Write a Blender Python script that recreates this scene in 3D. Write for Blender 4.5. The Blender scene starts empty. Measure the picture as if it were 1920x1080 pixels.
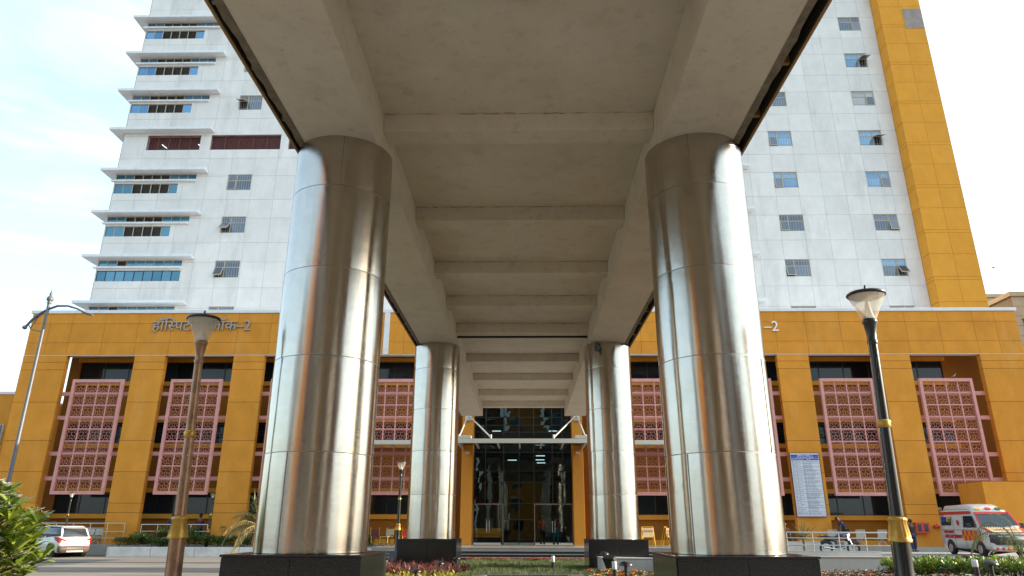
import bpy, math, random
import numpy as np
from mathutils import Vector, Matrix, Quaternion, noise
random.seed(7); rnd = random.random; U = random.uniform
PI = math.pi
sc = bpy.context.scene
col = sc.collection

# ------------------------------------------------------------------ camera
cam_d = bpy.data.cameras.new('camera'); cam = bpy.data.objects.new('camera', cam_d); col.objects.link(cam)
cam_d.sensor_width = 36; cam_d.lens = 1310.04 / 1920 * 36; cam_d.clip_start = .05; cam_d.clip_end = 2000
yaw, pitch, roll = -0.0195, 0.3303, 0.0026
F = Vector((math.sin(yaw) * math.cos(pitch), math.cos(yaw) * math.cos(pitch), math.sin(pitch)))
R = Vector((math.cos(yaw), -math.sin(yaw), 0)); UP = R.cross(F)
R2 = R * math.cos(roll) + UP * math.sin(roll); U2 = UP * math.cos(roll) - R * math.sin(roll)
m = Matrix((( R2.x, U2.x, -F.x), (R2.y, U2.y, -F.y), (R2.z, U2.z, -F.z))).to_4x4()
m.translation = (0, 0, 1.6); cam.matrix_world = m
sc.camera = cam

# ------------------------------------------------------------------ light
SUN_AZ, SUN_EL = 89.0, 17.0            # compass degrees from +Y towards +X
az, el = math.radians(SUN_AZ), math.radians(SUN_EL)
sdir = Vector((math.sin(az) * math.cos(el), math.cos(az) * math.cos(el), math.sin(el)))
sun_d = bpy.data.lights.new('sun', 'SUN'); sun_d.energy = 4.2; sun_d.angle = math.radians(.6); sun_d.color = (1, .84, .64)
sun = bpy.data.objects.new('sun', sun_d); col.objects.link(sun); sun.rotation_euler = sdir.to_track_quat('Z', 'Y').to_euler()
w = bpy.data.worlds.new('World'); sc.world = w; w.use_nodes = True
nt = w.node_tree; nt.nodes.clear(); N = nt.nodes.new; L = nt.links.new
out = N('ShaderNodeOutputWorld'); bg = N('ShaderNodeBackground'); L(bg.outputs[0], out.inputs[0]); bg.inputs[1].default_value = .15
sky = N('ShaderNodeTexSky'); sky.sky_type = 'NISHITA'; sky.sun_disc = False; sky.sun_elevation = el; sky.sun_rotation = az
sky.air_density = 1.0; sky.dust_density = 2.0; sky.ozone_density = 1.0
tc = N('ShaderNodeTexCoord'); mp = N('ShaderNodeMapping'); L(tc.outputs['Generated'], mp.inputs[0]); mp.inputs['Scale'].default_value = (1.0, 1.2, 5.0); mp.inputs['Rotation'].default_value = (0, .38, 0)
n1 = N('ShaderNodeTexNoise'); L(mp.outputs[0], n1.inputs[0]); n1.inputs['Scale'].default_value = 1.7; n1.inputs['Detail'].default_value = 9; n1.inputs['Roughness'].default_value = .58; n1.inputs['Distortion'].default_value = .5
cr = N('ShaderNodeValToRGB'); L(n1.outputs[0], cr.inputs[0]); cr.color_ramp.elements[0].position = .53; cr.color_ramp.elements[1].position = .74
sx = N('ShaderNodeSeparateXYZ'); L(tc.outputs['Generated'], sx.inputs[0])
hz = N('ShaderNodeMapRange'); L(sx.outputs['Z'], hz.inputs[0]); hz.inputs['From Min'].default_value = 0; hz.inputs['From Max'].default_value = .75; hz.inputs['To Min'].default_value = .52; hz.inputs['To Max'].default_value = .34     # thin veil, denser to the horizon
ex = N('ShaderNodeMapRange'); L(sx.outputs['X'], ex.inputs[0]); ex.inputs['From Min'].default_value = -1; ex.inputs['From Max'].default_value = 1; ex.inputs['To Min'].default_value = -.2; ex.inputs['To Max'].default_value = .25     # and denser towards the sun
a1 = N('ShaderNodeMath'); L(hz.outputs[0], a1.inputs[0]); L(ex.outputs[0], a1.inputs[1])
a2 = N('ShaderNodeMath'); a2.operation = 'MULTIPLY_ADD'; a2.use_clamp = True; L(cr.outputs[0], a2.inputs[0]); a2.inputs[1].default_value = .42; L(a1.outputs[0], a2.inputs[2])
mx = N('ShaderNodeMix'); mx.data_type = 'RGBA'; L(a2.outputs[0], mx.inputs[0]); L(sky.outputs[0], mx.inputs[6]); mx.inputs[7].default_value = (4.75, 6.0, 6.45, 1)
L(mx.outputs[2], bg.inputs[0])
vs = sc.view_settings; vs.view_transform = 'Standard'; vs.look = 'None'; vs.exposure = 1.2; vs.gamma = 1; vs.use_curve_mapping = False
cy = sc.cycles; cy.use_denoising = True; cy.max_bounces = 7; cy.transparent_max_bounces = 12; cy.caustics_reflective = False; cy.caustics_refractive = False; cy.sample_clamp_indirect = 6

# ------------------------------------------------------------------ helpers
class MB:
    def __init__(s): s.v = []; s.f = []; s.sm = []; s.mi = []
    def add(s, v, f, smooth=False, mi=0):
        o = len(s.v); s.v += [tuple(p) for p in v]
        for q in f: s.f.append(tuple(i + o for i in q)); s.sm.append(smooth); s.mi.append(mi)
        return s
    def box(s, x0, x1, y0, y1, z0, z1, mi=0):
        v = [(x, y, z) for z in (z0, z1) for x, y in ((x0, y0), (x1, y0), (x1, y1), (x0, y1))]
        return s.add(v, [(3, 2, 1, 0), (4, 5, 6, 7), (0, 1, 5, 4), (1, 2, 6, 5), (2, 3, 7, 6), (3, 0, 4, 7)], mi=mi)
    def bar(s, a, b, w, h, up=(0, 0, 1), mi=0):
        a = Vector(a); b = Vector(b); d = (b - a).normalized(); up = Vector(up)
        if abs(d.dot(up)) > .98: up = Vector((0, 1, 0))
        sd = d.cross(up).normalized() * w / 2; u = sd.cross(d).normalized() * h / 2
        v = [p + i * sd + j * u for p in (a, b) for i, j in ((-1, -1), (1, -1), (1, 1), (-1, 1))]
        return s.add(v, [(0, 1, 2, 3), (7, 6, 5, 4), (0, 4, 5, 1), (1, 5, 6, 2), (2, 6, 7, 3), (3, 7, 4, 0)], mi=mi)
    def tube(s, pts, r, n=8, mi=0, cap=True):
        pts = [Vector(p) for p in pts]; k = len(pts); rr = r if isinstance(r, (list, tuple)) else [r] * k
        v = []; ref = None
        for i, p in enumerate(pts):
            d = (pts[min(i + 1, k - 1)] - pts[max(i - 1, 0)]).normalized()
            if ref is None: ref = Vector((1, 0, 0)) if abs(d.x) < .9 else Vector((0, 1, 0))
            a = (ref - d * ref.dot(d)).normalized(); ref = a; b = d.cross(a)
            for j in range(n):
                t = 2 * PI * j / n; v.append(p + (a * math.cos(t) + b * math.sin(t)) * rr[i])
        f = [(i * n + j, i * n + (j + 1) % n, (i + 1) * n + (j + 1) % n, (i + 1) * n + j) for i in range(k - 1) for j in range(n)]
        s.add(v, f, True, mi)
        if cap: s.add(v[:n], [tuple(range(n))[::-1]], mi=mi); s.add(v[-n:], [tuple(range(n))], mi=mi)
        return s
    def lathe(s, prof, n=24, c=(0, 0, 0), mi=0, smooth=True, flute=None):
        v = []
        for r, z in prof:
            for j in range(n):
                t = 2 * PI * j / n; q = r * (flute(t, z) if flute else 1)
                v.append((c[0] + q * math.cos(t), c[1] + q * math.sin(t), c[2] + z))
        k = len(prof)
        f = [(i * n + j, i * n + (j + 1) % n, (i + 1) * n + (j + 1) % n, (i + 1) * n + j) for i in range(k - 1) for j in range(n)]
        s.add(v, f, smooth, mi)
        if prof[0][0] > 1e-4: s.add(v[:n], [tuple(range(n))[::-1]], mi=mi)
        if prof[-1][0] > 1e-4: s.add(v[-n:], [tuple(range(n))], mi=mi)
        return s
    def prism(s, pts, z0, z1, mi=0):            # xy outline, CCW
        n = len(pts); v = [(x, y, z0) for x, y in pts] + [(x, y, z1) for x, y in pts]
        return s.add(v, [tuple(range(n))[::-1], tuple(range(n, 2 * n))] + [(i, (i + 1) % n, n + (i + 1) % n, n + i) for i in range(n)], mi=mi)
    def build(s, name, mat, parent=None, loc=None, bevel=0, label=None):
        me = bpy.data.meshes.new(name); me.from_pydata(s.v, [], s.f)
        for x in (mat if isinstance(mat, (list, tuple)) else [mat]): me.materials.append(x)
        me.polygons.foreach_set('use_smooth', s.sm); me.polygons.foreach_set('material_index', s.mi); me.update()
        o = bpy.data.objects.new(name, me); col.objects.link(o)
        if parent: o.parent = parent
        if loc: o.location = loc
        if bevel:
            b = o.modifiers.new('bevel', 'BEVEL'); b.width = bevel; b.segments = 2; b.limit_method = 'ANGLE'; b.angle_limit = math.radians(40)
        if label: o['label'] = label
        return o
def tag(o, label=None, cat=None, group=None, kind=None):
    if label: o['label'] = label
    if cat: o['category'] = cat
    if group: o['group'] = group
    if kind: o['kind'] = kind
    return o
def thing(name, label, cat, loc=(0, 0, 0), rz=0, group=None):
    o = bpy.data.objects.new(name, None); col.objects.link(o); o.location = loc; o.rotation_euler = (0, 0, rz); o.empty_display_size = .2
    return tag(o, label, cat, group)
KIDS = {}
def clone(o, parent=None):
    c = o.copy(); col.objects.link(c)
    if parent: c.parent = parent; c.matrix_parent_inverse = o.matrix_parent_inverse
    for ch in [x for x in ALLKIDS(o)]: clone(ch, c)
    return c
def ALLKIDS(o): return list(o.children)
def share(o, parent, loc, name=None):
    c = o.copy(); col.objects.link(c); c.parent = parent; c.location = loc
    return c

# ------------------------------------------------------------------ materials
def newmat(name):
    m = bpy.data.materials.new(name); m.use_nodes = True; t = m.node_tree
    return m, t, t.nodes['Principled BSDF'], t.nodes.new, t.links.new
def mat(name, c, rough=.6, metal=0, var=.08, scale=3, bump=0, bscale=40, emis=None, spec=.5, obj=False, coat=0, stain=0, stainc=None, streak=False):
    m, t, b, N, L = newmat(name)
    b.inputs['Roughness'].default_value = rough; b.inputs['Metallic'].default_value = metal; b.inputs['Specular IOR Level'].default_value = spec
    b.inputs['Coat Weight'].default_value = coat
    g = N('ShaderNodeNewGeometry')
    if var:
        n = N('ShaderNodeTexNoise'); n.inputs['Scale'].default_value = scale; n.inputs['Detail'].default_value = 6; n.inputs['Roughness'].default_value = .65
        mpn = N('ShaderNodeMapping'); L(g.outputs['Position'], mpn.inputs[0]); L(mpn.outputs[0], n.inputs['Vector'])
        if streak: mpn.inputs['Scale'].default_value = (1.1, 1.1, .8)
        mr = N('ShaderNodeMapRange'); mr.inputs['From Min'].default_value = .3; mr.inputs['From Max'].default_value = .7
        mr.inputs['To Min'].default_value = 1 - var; mr.inputs['To Max'].default_value = 1 + var; L(n.outputs[0], mr.inputs[0])
        mu = N('ShaderNodeMix'); mu.data_type = 'RGBA'; mu.blend_type = 'MULTIPLY'; mu.inputs[0].default_value = 1; mu.inputs[6].default_value = (*c, 1)
        L(mr.outputs[0], mu.inputs[7]); src = mu.outputs[2]
        if obj:
            oi = N('ShaderNodeObjectInfo'); m2 = N('ShaderNodeMapRange'); m2.inputs['To Min'].default_value = 1 - obj; m2.inputs['To Max'].default_value = 1 + obj; L(oi.outputs['Random'], m2.inputs[0])
            mv = N('ShaderNodeMix'); mv.data_type = 'RGBA'; mv.blend_type = 'MULTIPLY'; mv.inputs[0].default_value = 1; L(src, mv.inputs[6]); L(m2.outputs[0], mv.inputs[7]); src = mv.outputs[2]
        if stain:
            n3 = N('ShaderNodeTexNoise'); n3.inputs['Scale'].default_value = scale * .45; n3.inputs['Detail'].default_value = 8; n3.inputs['Roughness'].default_value = .7
            m3 = N('ShaderNodeMapping'); L(g.outputs['Position'], m3.inputs[0]); L(m3.outputs[0], n3.inputs['Vector']); m3.inputs['Location'].default_value = (13, 7, 5)
            if streak: m3.inputs['Scale'].default_value = (1.4, 1.4, .3)
            r3 = N('ShaderNodeMapRange'); r3.inputs['From Min'].default_value = .535; r3.inputs['From Max'].default_value = .65; r3.inputs['To Max'].default_value = stain; L(n3.outputs[0], r3.inputs[0])
            ms = N('ShaderNodeMix'); ms.data_type = 'RGBA'; L(r3.outputs[0], ms.inputs[0]); L(src, ms.inputs[6]); ms.inputs[7].default_value = (*(stainc or tuple(x * .5 for x in c)), 1); src = ms.outputs[2]
        L(src, b.inputs['Base Color'])
    else: b.inputs['Base Color'].default_value = (*c, 1)
    if bump:
        n2 = N('ShaderNodeTexNoise'); n2.inputs['Scale'].default_value = bscale; n2.inputs['Detail'].default_value = 5; L(g.outputs['Position'], n2.inputs['Vector'])
        bp = N('ShaderNodeBump'); bp.inputs['Strength'].default_value = bump; bp.inputs['Distance'].default_value = .02; L(n2.outputs[0], bp.inputs['Height']); L(bp.outputs[0], b.inputs['Normal'])
    if emis: b.inputs['Emission Color'].default_value = (*emis[0], 1); b.inputs['Emission Strength'].default_value = emis[1]
    return m
M = {}
M['ochre'] = mat('ochre_plaster', (.66, .272, .035), .85, var=.10, scale=1.1, bump=.35, bscale=9, obj=.05, stain=.38, stainc=(.72, .36, .09), streak=True, spec=.25)
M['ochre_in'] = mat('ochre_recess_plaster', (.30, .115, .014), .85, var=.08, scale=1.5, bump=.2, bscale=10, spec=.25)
M['orange'] = mat('orange_fin_plaster', (.70, .31, .035), .8, var=.07, scale=1.2, bump=.25, bscale=8, obj=.03, stain=.15, stainc=(.66, .36, .08), streak=True, spec=.25)
M['portal'] = mat('portal_orange_paint', (.68, .26, .02), .6, var=.05, scale=2, bump=.15, bscale=12)
M['groove'] = mat('ochre_groove_plaster', (.40, .155, .02), .9, var=.1)  # darker ochre backing seen in the panel joints
M['wgroove'] = mat('white_groove', (.60, .59, .58), .9, var=.1)
M['white'] = mat('white_plaster', (.74, .72, .705), .85, var=.07, scale=.9, bump=.4, bscale=8, obj=.04, stain=.42, stainc=(.50, .49, .48), streak=True, spec=.25)
M['ledge'] = mat('ledge_white', (.74, .75, .77), .8, var=.06, scale=2, bump=.2, stain=.3, stainc=(.5, .49, .47), streak=True)
M['coping'] = mat('coping_white', (.76, .76, .77), .7, var=.05, stain=.3, stainc=(.55, .54, .52))
def canopy_mat():
    m, t, b, N, L = newmat('canopy_plaster')
    b.inputs['Roughness'].default_value = .9; b.inputs['Specular IOR Level'].default_value = .2
    g = N('ShaderNodeNewGeometry')
    def noi(s, d=6, r=.6, sx=(1, 1, 1)):
        mp = N('ShaderNodeMapping'); mp.inputs['Scale'].default_value = sx; L(g.outputs['Position'], mp.inputs[0])
        n = N('ShaderNodeTexNoise'); n.inputs['Scale'].default_value = s; n.inputs['Detail'].default_value = d; n.inputs['Roughness'].default_value = r; L(mp.outputs[0], n.inputs['Vector']); return n
    n = noi(.8); r = N('ShaderNodeValToRGB'); L(n.outputs[0], r.inputs[0])
    r.color_ramp.elements[0].position = .3; r.color_ramp.elements[0].color = (.72, .665, .57, 1); r.color_ramp.elements[1].position = .72; r.color_ramp.elements[1].color = (.80, .755, .665, 1)
    src = r.outputs[0]
    for s, lo, hi, amt, cc, seed in ((4.5, .56, .70, .22, (.30, .25, .19, 1), 3), (12, .60, .74, .34, (.24, .20, .15, 1), 9), (2.0, .52, .72, .22, (.42, .36, .27, 1), 21)):
        q = noi(s, 7, .62); q2 = N('ShaderNodeMapRange'); L(q.outputs[0], q2.inputs[0]); q2.inputs['From Min'].default_value = lo; q2.inputs['From Max'].default_value = hi; q2.inputs['To Max'].default_value = amt
        q.inputs['Vector'].links[0].from_node.inputs['Location'].default_value = (seed, seed * 2, 0)
        x = N('ShaderNodeMix'); x.data_type = 'RGBA'; L(q2.outputs[0], x.inputs[0]); L(src, x.inputs[6]); x.inputs[7].default_value = cc; src = x.outputs[2]
    L(src, b.inputs['Base Color'])
    q = noi(14, 8, .65); bp = N('ShaderNodeBump'); bp.inputs['Strength'].default_value = .5; bp.inputs['Distance'].default_value = .015; L(q.outputs[0], bp.inputs['Height']); L(bp.outputs[0], b.inputs['Normal'])
    bp.inputs['Strength'].default_value = .25
    return m
M['canopy'] = canopy_mat()
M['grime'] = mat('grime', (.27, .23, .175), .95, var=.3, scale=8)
M['cope_metal'] = mat('fascia_ochre_metal', (.36, .20, .06), .55, var=.15, scale=4, bump=.2)
M['blackgap'] = mat('dark_gap', (.02, .018, .016), .9, var=.2)
def steel_mat():
    m, t, b, N, L = newmat('brushed_stainless_steel')
    b.inputs['Metallic'].default_value = 1; b.inputs['Anisotropic'].default_value = .93; b.inputs['Anisotropic Rotation'].default_value = .25
    tg = N('ShaderNodeTangent'); tg.direction_type = 'RADIAL'; tg.axis = 'Z'; L(tg.outputs[0], b.inputs['Tangent'])
    tc = N('ShaderNodeTexCoord'); oi = N('ShaderNodeObjectInfo')
    mp = N('ShaderNodeMapping'); mp.inputs['Scale'].default_value = (30, 30, .6); L(tc.outputs['Object'], mp.inputs[0])
    n = N('ShaderNodeTexNoise'); n.inputs['Scale'].default_value = 3; n.inputs['Detail'].default_value = 4; L(mp.outputs[0], n.inputs['Vector'])
    r = N('ShaderNodeMapRange'); L(n.outputs[0], r.inputs[0]); r.inputs['To Min'].default_value = .12; r.inputs['To Max'].default_value = .19; L(r.outputs[0], b.inputs['Roughness'])
    n2 = N('ShaderNodeTexNoise'); n2.inputs['Scale'].default_value = 4; n2.inputs['Detail'].default_value = 9; n2.inputs['Roughness'].default_value = .7; L(tc.outputs['Object'], n2.inputs['Vector'])
    cr = N('ShaderNodeValToRGB'); L(n2.outputs[0], cr.inputs[0]); cr.color_ramp.elements[0].position = .3; cr.color_ramp.elements[0].color = (.50, .455, .395, 1); cr.color_ramp.elements[1].position = .6; cr.color_ramp.elements[1].color = (.545, .505, .45, 1)
    L(cr.outputs[0], b.inputs['Base Color'])
    # sheet metal waviness: long vertical ripples
    mp3 = N('ShaderNodeMapping'); mp3.inputs['Scale'].default_value = (1, 1, .12); L(tc.outputs['Object'], mp3.inputs[0])
    n3 = N('ShaderNodeTexNoise'); n3.inputs['Scale'].default_value = 5; n3.inputs['Detail'].default_value = 2; L(mp3.outputs[0], n3.inputs['Vector'])
    bp = N('ShaderNodeBump'); bp.inputs['Strength'].default_value = .22; bp.inputs['Distance'].default_value = .02; L(n3.outputs[0], bp.inputs['Height'])
    # horizontal micro brushing spreads reflections up and down; a few small dents
    mp4 = N('ShaderNodeMapping'); mp4.inputs['Scale'].default_value = (2, 2, 260); L(tc.outputs['Object'], mp4.inputs[0])
    n4 = N('ShaderNodeTexNoise'); n4.inputs['Scale'].default_value = 1; n4.inputs['Detail'].default_value = 2; L(mp4.outputs[0], n4.inputs['Vector'])
    b4 = N('ShaderNodeBump'); b4.inputs['Strength'].default_value = .6; b4.inputs['Distance'].default_value = .0012; L(n4.outputs[0], b4.inputs['Height']); L(bp.outputs[0], b4.inputs['Normal'])
    n5 = N('ShaderNodeTexNoise'); n5.inputs['Scale'].default_value = 2.6; n5.inputs['Detail'].default_value = 1; L(tc.outputs['Object'], n5.inputs['Vector']); r5 = N('ShaderNodeMapRange'); L(n5.outputs[0], r5.inputs[0]); r5.inputs['From Min'].default_value = .68; r5.inputs['From Max'].default_value = .78
    b5 = N('ShaderNodeBump'); b5.inputs['Strength'].default_value = .12; b5.inputs['Distance'].default_value = .01; L(r5.outputs[0], b5.inputs['Height']); L(b4.outputs[0], b5.inputs['Normal']); L(b5.outputs[0], b.inputs['Normal'])
    return m
M['steel'] = steel_mat()
M['seam'] = mat('steel_seam', (.30, .28, .26), .5, metal=.8, var=.1)
M['granite'] = mat('black_granite', (.018, .018, .020), .16, var=.5, scale=60, spec=.6)
M['granite_joint'] = mat('granite_joint', (.22, .21, .20), .8, var=.1)
M['pink'] = mat('pink_painted_concrete', (.64, .30, .27), .75, var=.10, scale=3, bump=.15, bscale=20, stain=.25, stainc=(.48, .22, .20))
def glass_mat(name, base, metal, rough=.03, tint2=None, sc_=.25):
    m, t, b, N, L = newmat(name); b.inputs['Roughness'].default_value = rough; b.inputs['Metallic'].default_value = metal; b.inputs['Specular IOR Level'].default_value = .8; b.inputs['IOR'].default_value = 1.6
    g = N('ShaderNodeNewGeometry'); n = N('ShaderNodeTexNoise'); n.inputs['Scale'].default_value = sc_; n.inputs['Detail'].default_value = 3; L(g.outputs['Position'], n.inputs['Vector'])
    oi = N('ShaderNodeObjectInfo'); a = N('ShaderNodeMath'); a.operation = 'MULTIPLY_ADD'; L(oi.outputs['Random'], a.inputs[0]); a.inputs[1].default_value = .5; L(n.outputs[0], a.inputs[2])
    r = N('ShaderNodeValToRGB'); L(a.outputs[0], r.inputs[0]); r.color_ramp.elements[0].position = .4; r.color_ramp.elements[0].color = (*base, 1); r.color_ramp.elements[1].position = .95; r.color_ramp.elements[1].color = (*(tint2 or tuple(x * 1.6 for x in base)), 1)
    L(r.outputs[0], b.inputs['Base Color'])
    n2 = N('ShaderNodeTexNoise'); n2.inputs['Scale'].default_value = 1.2; L(g.outputs['Position'], n2.inputs['Vector']); bp = N('ShaderNodeBump'); bp.inputs['Strength'].default_value = .06; bp.inputs['Distance'].default_value = .05; L(n2.outputs[0], bp.inputs['Height']); L(bp.outputs[0], b.inputs['Normal'])
    return m
M['dglass'] = glass_mat('dark_tinted_glass', (.010, .013, .015), 0, tint2=(.02, .028, .033)); M['dglass'].node_tree.nodes['Principled BSDF'].inputs['Specular IOR Level'].default_value = .3
M['bglass'] = glass_mat('blue_reflective_glass', (.08, .20, .34), .75, tint2=(.16, .34, .52))
M['tglass'] = glass_mat('teal_reflective_glass', (.05, .14, .20), .7, tint2=(.12, .26, .34))
M['wglass_blue'] = glass_mat('window_glass_over_blue_curtain', (.13, .26, .42), .35, .08, tint2=(.22, .38, .55))
M['wglass_grey'] = glass_mat('window_glass_grey', (.07, .09, .12), .35, .08, tint2=(.17, .20, .25))
M['wglass_pale'] = glass_mat('window_glass_over_pale_curtain', (.36, .36, .36), .2, .1, tint2=(.5, .5, .5))
def clear_glass():
    m, t, b, N, L = newmat('clear_portal_glass'); t.nodes.remove(b); o = t.nodes['Material Output']
    tr = N('ShaderNodeBsdfTransparent'); tr.inputs[0].default_value = (.26, .33, .33, 1); gl = N('ShaderNodeBsdfGlossy'); gl.inputs['Roughness'].default_value = .01; gl.inputs[0].default_value = (.75, .9, .88, 1)
    fr = N('ShaderNodeFresnel'); fr.inputs[0].default_value = 1.5; mx = N('ShaderNodeMixShader'); 
    g = N('ShaderNodeNewGeometry'); n2 = N('ShaderNodeTexNoise'); n2.inputs['Scale'].default_value = .9; L(g.outputs['Position'], n2.inputs['Vector']); bp = N('ShaderNodeBump'); bp.inputs['Strength'].default_value = .03; bp.inputs['Distance'].default_value = .1; L(n2.outputs[0], bp.inputs['Height']); L(bp.outputs[0], gl.inputs['Normal'])
    ad = N('ShaderNodeMath'); ad.operation = 'ADD'; ad.inputs[1].default_value = .01; L(fr.outputs[0], ad.inputs[0])
    L(ad.outputs[0], mx.inputs[0]); L(tr.outputs[0], mx.inputs[1]); L(gl.outputs[0], mx.inputs[2]); L(mx.outputs[0], o.inputs[0]); return m
M['cglass'] = clear_glass(); M['doorglass'] = clear_glass(); M['doorglass'].name = 'door_glass'
for n_ in M['doorglass'].node_tree.nodes:
    if n_.type == 'BSDF_TRANSPARENT': n_.inputs[0].default_value = (.72, .75, .72, 1)
M['terra'] = mat('terracotta_lattice', (.56, .215, .165), .8, var=.14, scale=2, stain=.4, stainc=(.36, .14, .11))
def lamp_glass():
    m, t, b, N, L = newmat('frosted_lamp_glass'); o = t.nodes['Material Output']; b.inputs['Base Color'].default_value = (.82, .78, .70, 1); b.inputs['Roughness'].default_value = .25
    tr = N('ShaderNodeBsdfTransparent'); tr.inputs[0].default_value = (.95, .93, .88, 1); tl = N('ShaderNodeBsdfTranslucent'); tl.inputs[0].default_value = (.82, .78, .70, 1)
    m1 = N('ShaderNodeMixShader'); m1.inputs[0].default_value = .5; L(b.outputs[0], m1.inputs[1]); L(tl.outputs[0], m1.inputs[2]); m2 = N('ShaderNodeMixShader'); m2.inputs[0].default_value = .68; L(m1.outputs[0], m2.inputs[1]); L(tr.outputs[0], m2.inputs[2]); L(m2.outputs[0], o.inputs[0]); return m
M['lampglass'] = lamp_glass()
M['alu'] = mat('beige_aluminium_frame', (.46, .40, .30), .5, var=.05)
M['louver'] = mat('grey_louver', (.11, .105, .10), .6, var=.1)
M['bars'] = mat('window_bars', (.48, .49, .51), .6, var=.05)
M['redgrille'] = mat('red_brown_grille', (.16, .035, .03), .6, var=.1)
M['brownpanel'] = mat('brown_panel', (.085, .03, .028), .8, var=.25, scale=1.5)
M['dark'] = mat('dark_interior', (.03, .028, .026), .9, var=.2)
M['mullion'] = mat('dark_mullion', (.012, .012, .013), .45, var=.05)
M['doorframe'] = mat('brown_door_frame', (.20, .15, .12), .4, var=.05)
M['inwall'] = mat('interior_wall_cream', (.20, .18, .15), .8, var=.1)
M['tube'] = mat('lit_ceiling_tube', (1, 1, 1), .5, var=0, emis=((.8, .95, 1), 1.2))
M['paintmetal'] = mat('cream_painted_steel', (.62, .58, .50), .5, var=.06, bump=.1)
M['silver'] = mat('polished_rail_steel', (.62, .60, .58), .22, metal=1, var=.05)
M['letter'] = mat('stainless_letter', (.34, .30, .27), .4, metal=.5, var=.1)
M['whiteletter'] = mat('white_letter', (.85, .85, .85), .4, var=.02)
M['black'] = mat('black_paint', (.018, .019, .02), .32, var=.1, spec=.6)
M['brownpole'] = mat('weathered_bronze_pole', (.34, .19, .115), .38, metal=.55, var=.3, scale=6, bump=.1)
M['blackpole'] = mat('black_pole', (.016, .017, .018), .25, metal=.3, var=.15, spec=.7)
M['gold'] = mat('gold_painted_collar', (.50, .30, .06), .4, metal=.6, var=.15, scale=20)
M['grey_steel'] = mat('galvanised_pole', (.13, .135, .15), .5, metal=.3, var=.1)
def ground_mat(name, c1, c2, sc_, bump=.3):
    m, t, b, N, L = newmat(name); g = N('ShaderNodeNewGeometry'); b.inputs['Roughness'].default_value = .9
    mp = N('ShaderNodeMapping'); L(g.outputs['Position'], mp.inputs[0]); mp.inputs['Scale'].default_value = (.35, 1, 1)
    n = N('ShaderNodeTexNoise'); n.inputs['Scale'].default_value = sc_; n.inputs['Detail'].default_value = 8; n.inputs['Roughness'].default_value = .65; L(mp.outputs[0], n.inputs['Vector'])
    r = N('ShaderNodeValToRGB'); L(n.outputs[0], r.inputs[0]); r.color_ramp.elements[0].position = .38; r.color_ramp.elements[0].color = (*c1, 1); r.color_ramp.elements[1].position = .65; r.color_ramp.elements[1].color = (*c2, 1)
    L(r.outputs[0], b.inputs['Base Color']); n2 = N('ShaderNodeTexNoise'); n2.inputs['Scale'].default_value = 60; L(g.outputs['Position'], n2.inputs['Vector'])
    bp = N('ShaderNodeBump'); bp.inputs['Strength'].default_value = bump; bp.inputs['Distance'].default_value = .02; L(n2.outputs[0], bp.inputs['Height']); L(bp.outputs[0], b.inputs['Normal']); return m
M['road'] = ground_mat('dusty_concrete_road', (.20, .175, .15), (.31, .28, .24), .35)
M['roadshadow'] = ground_mat('painted_road_shadow', (.055, .055, .062), (.10, .10, .11), .6)
M['ground'] = ground_mat('bare_ground', (.20, .16, .12), (.30, .25, .19), .05)
M['paver'] = ground_mat('pale_paving', (.30, .29, .27), (.40, .385, .36), .8)
M['soil'] = ground_mat('dark_soil', (.045, .03, .02), (.10, .07, .05), 2)
M['kerb'] = mat('whitewashed_kerb', (.62, .61, .59), .85, var=.15, scale=2, bump=.3, stain=.4, stainc=(.36, .33, .30))
M['beige'] = mat('beige_stone_wall', (.55, .53, .49), .75, var=.08, scale=2, bump=.15, stain=.3, stainc=(.42, .38, .32), streak=True)
M['beigecap'] = mat('grey_wall_cap', (.38, .36, .35), .6, var=.1)
M['terrace'] = mat('terrace_granite', (.36, .345, .32), .25, var=.12, scale=3)
M['stepdark'] = mat('dark_riser_granite', (.022, .02, .022), .3, var=.3, scale=30)
M['stepnose'] = mat('pale_nosing', (.44, .40, .38), .5, var=.1)
def leaf_mat(name, c1, c2, rough=.45, trans=.25):
    m, t, b, N, L = newmat(name); g = N('ShaderNodeNewGeometry'); b.inputs['Roughness'].default_value = rough
    n = N('ShaderNodeTexNoise'); n.inputs['Scale'].default_value = 9; n.inputs['Detail'].default_value = 3; L(g.outputs['Position'], n.inputs['Vector'])
    a = N('ShaderNodeMath'); a.operation = 'MULTIPLY_ADD'; L(g.outputs['Random Per Island'], a.inputs[0]); a.inputs[1].default_value = .55; L(n.outputs[0], a.inputs[2])
    r = N('ShaderNodeValToRGB'); L(a.outputs[0], r.inputs[0]); r.color_ramp.elements[0].position = .4; r.color_ramp.elements[0].color = (*c1, 1); r.color_ramp.elements[1].position = 1.0; r.color_ramp.elements[1].color = (*c2, 1)
    L(r.outputs[0], b.inputs['Base Color']); b.inputs['Specular IOR Level'].default_value = .5
    o = t.nodes['Material Output']; tr = N('ShaderNodeBsdfTranslucent'); L(r.outputs[0], tr.inputs[0]); mx = N('ShaderNodeMixShader'); mx.inputs[0].default_value = trans; L(b.outputs[0], mx.inputs[1]); L(tr.outputs[0], mx.inputs[2]); L(mx.outputs[0], o.inputs[0]); return m
M['frangi'] = leaf_mat('glossy_green_leaf', (.045, .10, .015), (.30, .40, .05), .35)
M['frangi2'] = leaf_mat('yellow_green_leaf', (.22, .30, .03), (.38, .42, .05), .35)
M['petal'] = mat('white_petal', (.85, .84, .78), .6, var=.05)
M['hedge'] = leaf_mat('hedge_leaf', (.03, .06, .015), (.09, .15, .03))
M['hedge2'] = leaf_mat('bright_hedge_leaf', (.05, .10, .02), (.18, .28, .04))
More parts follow.
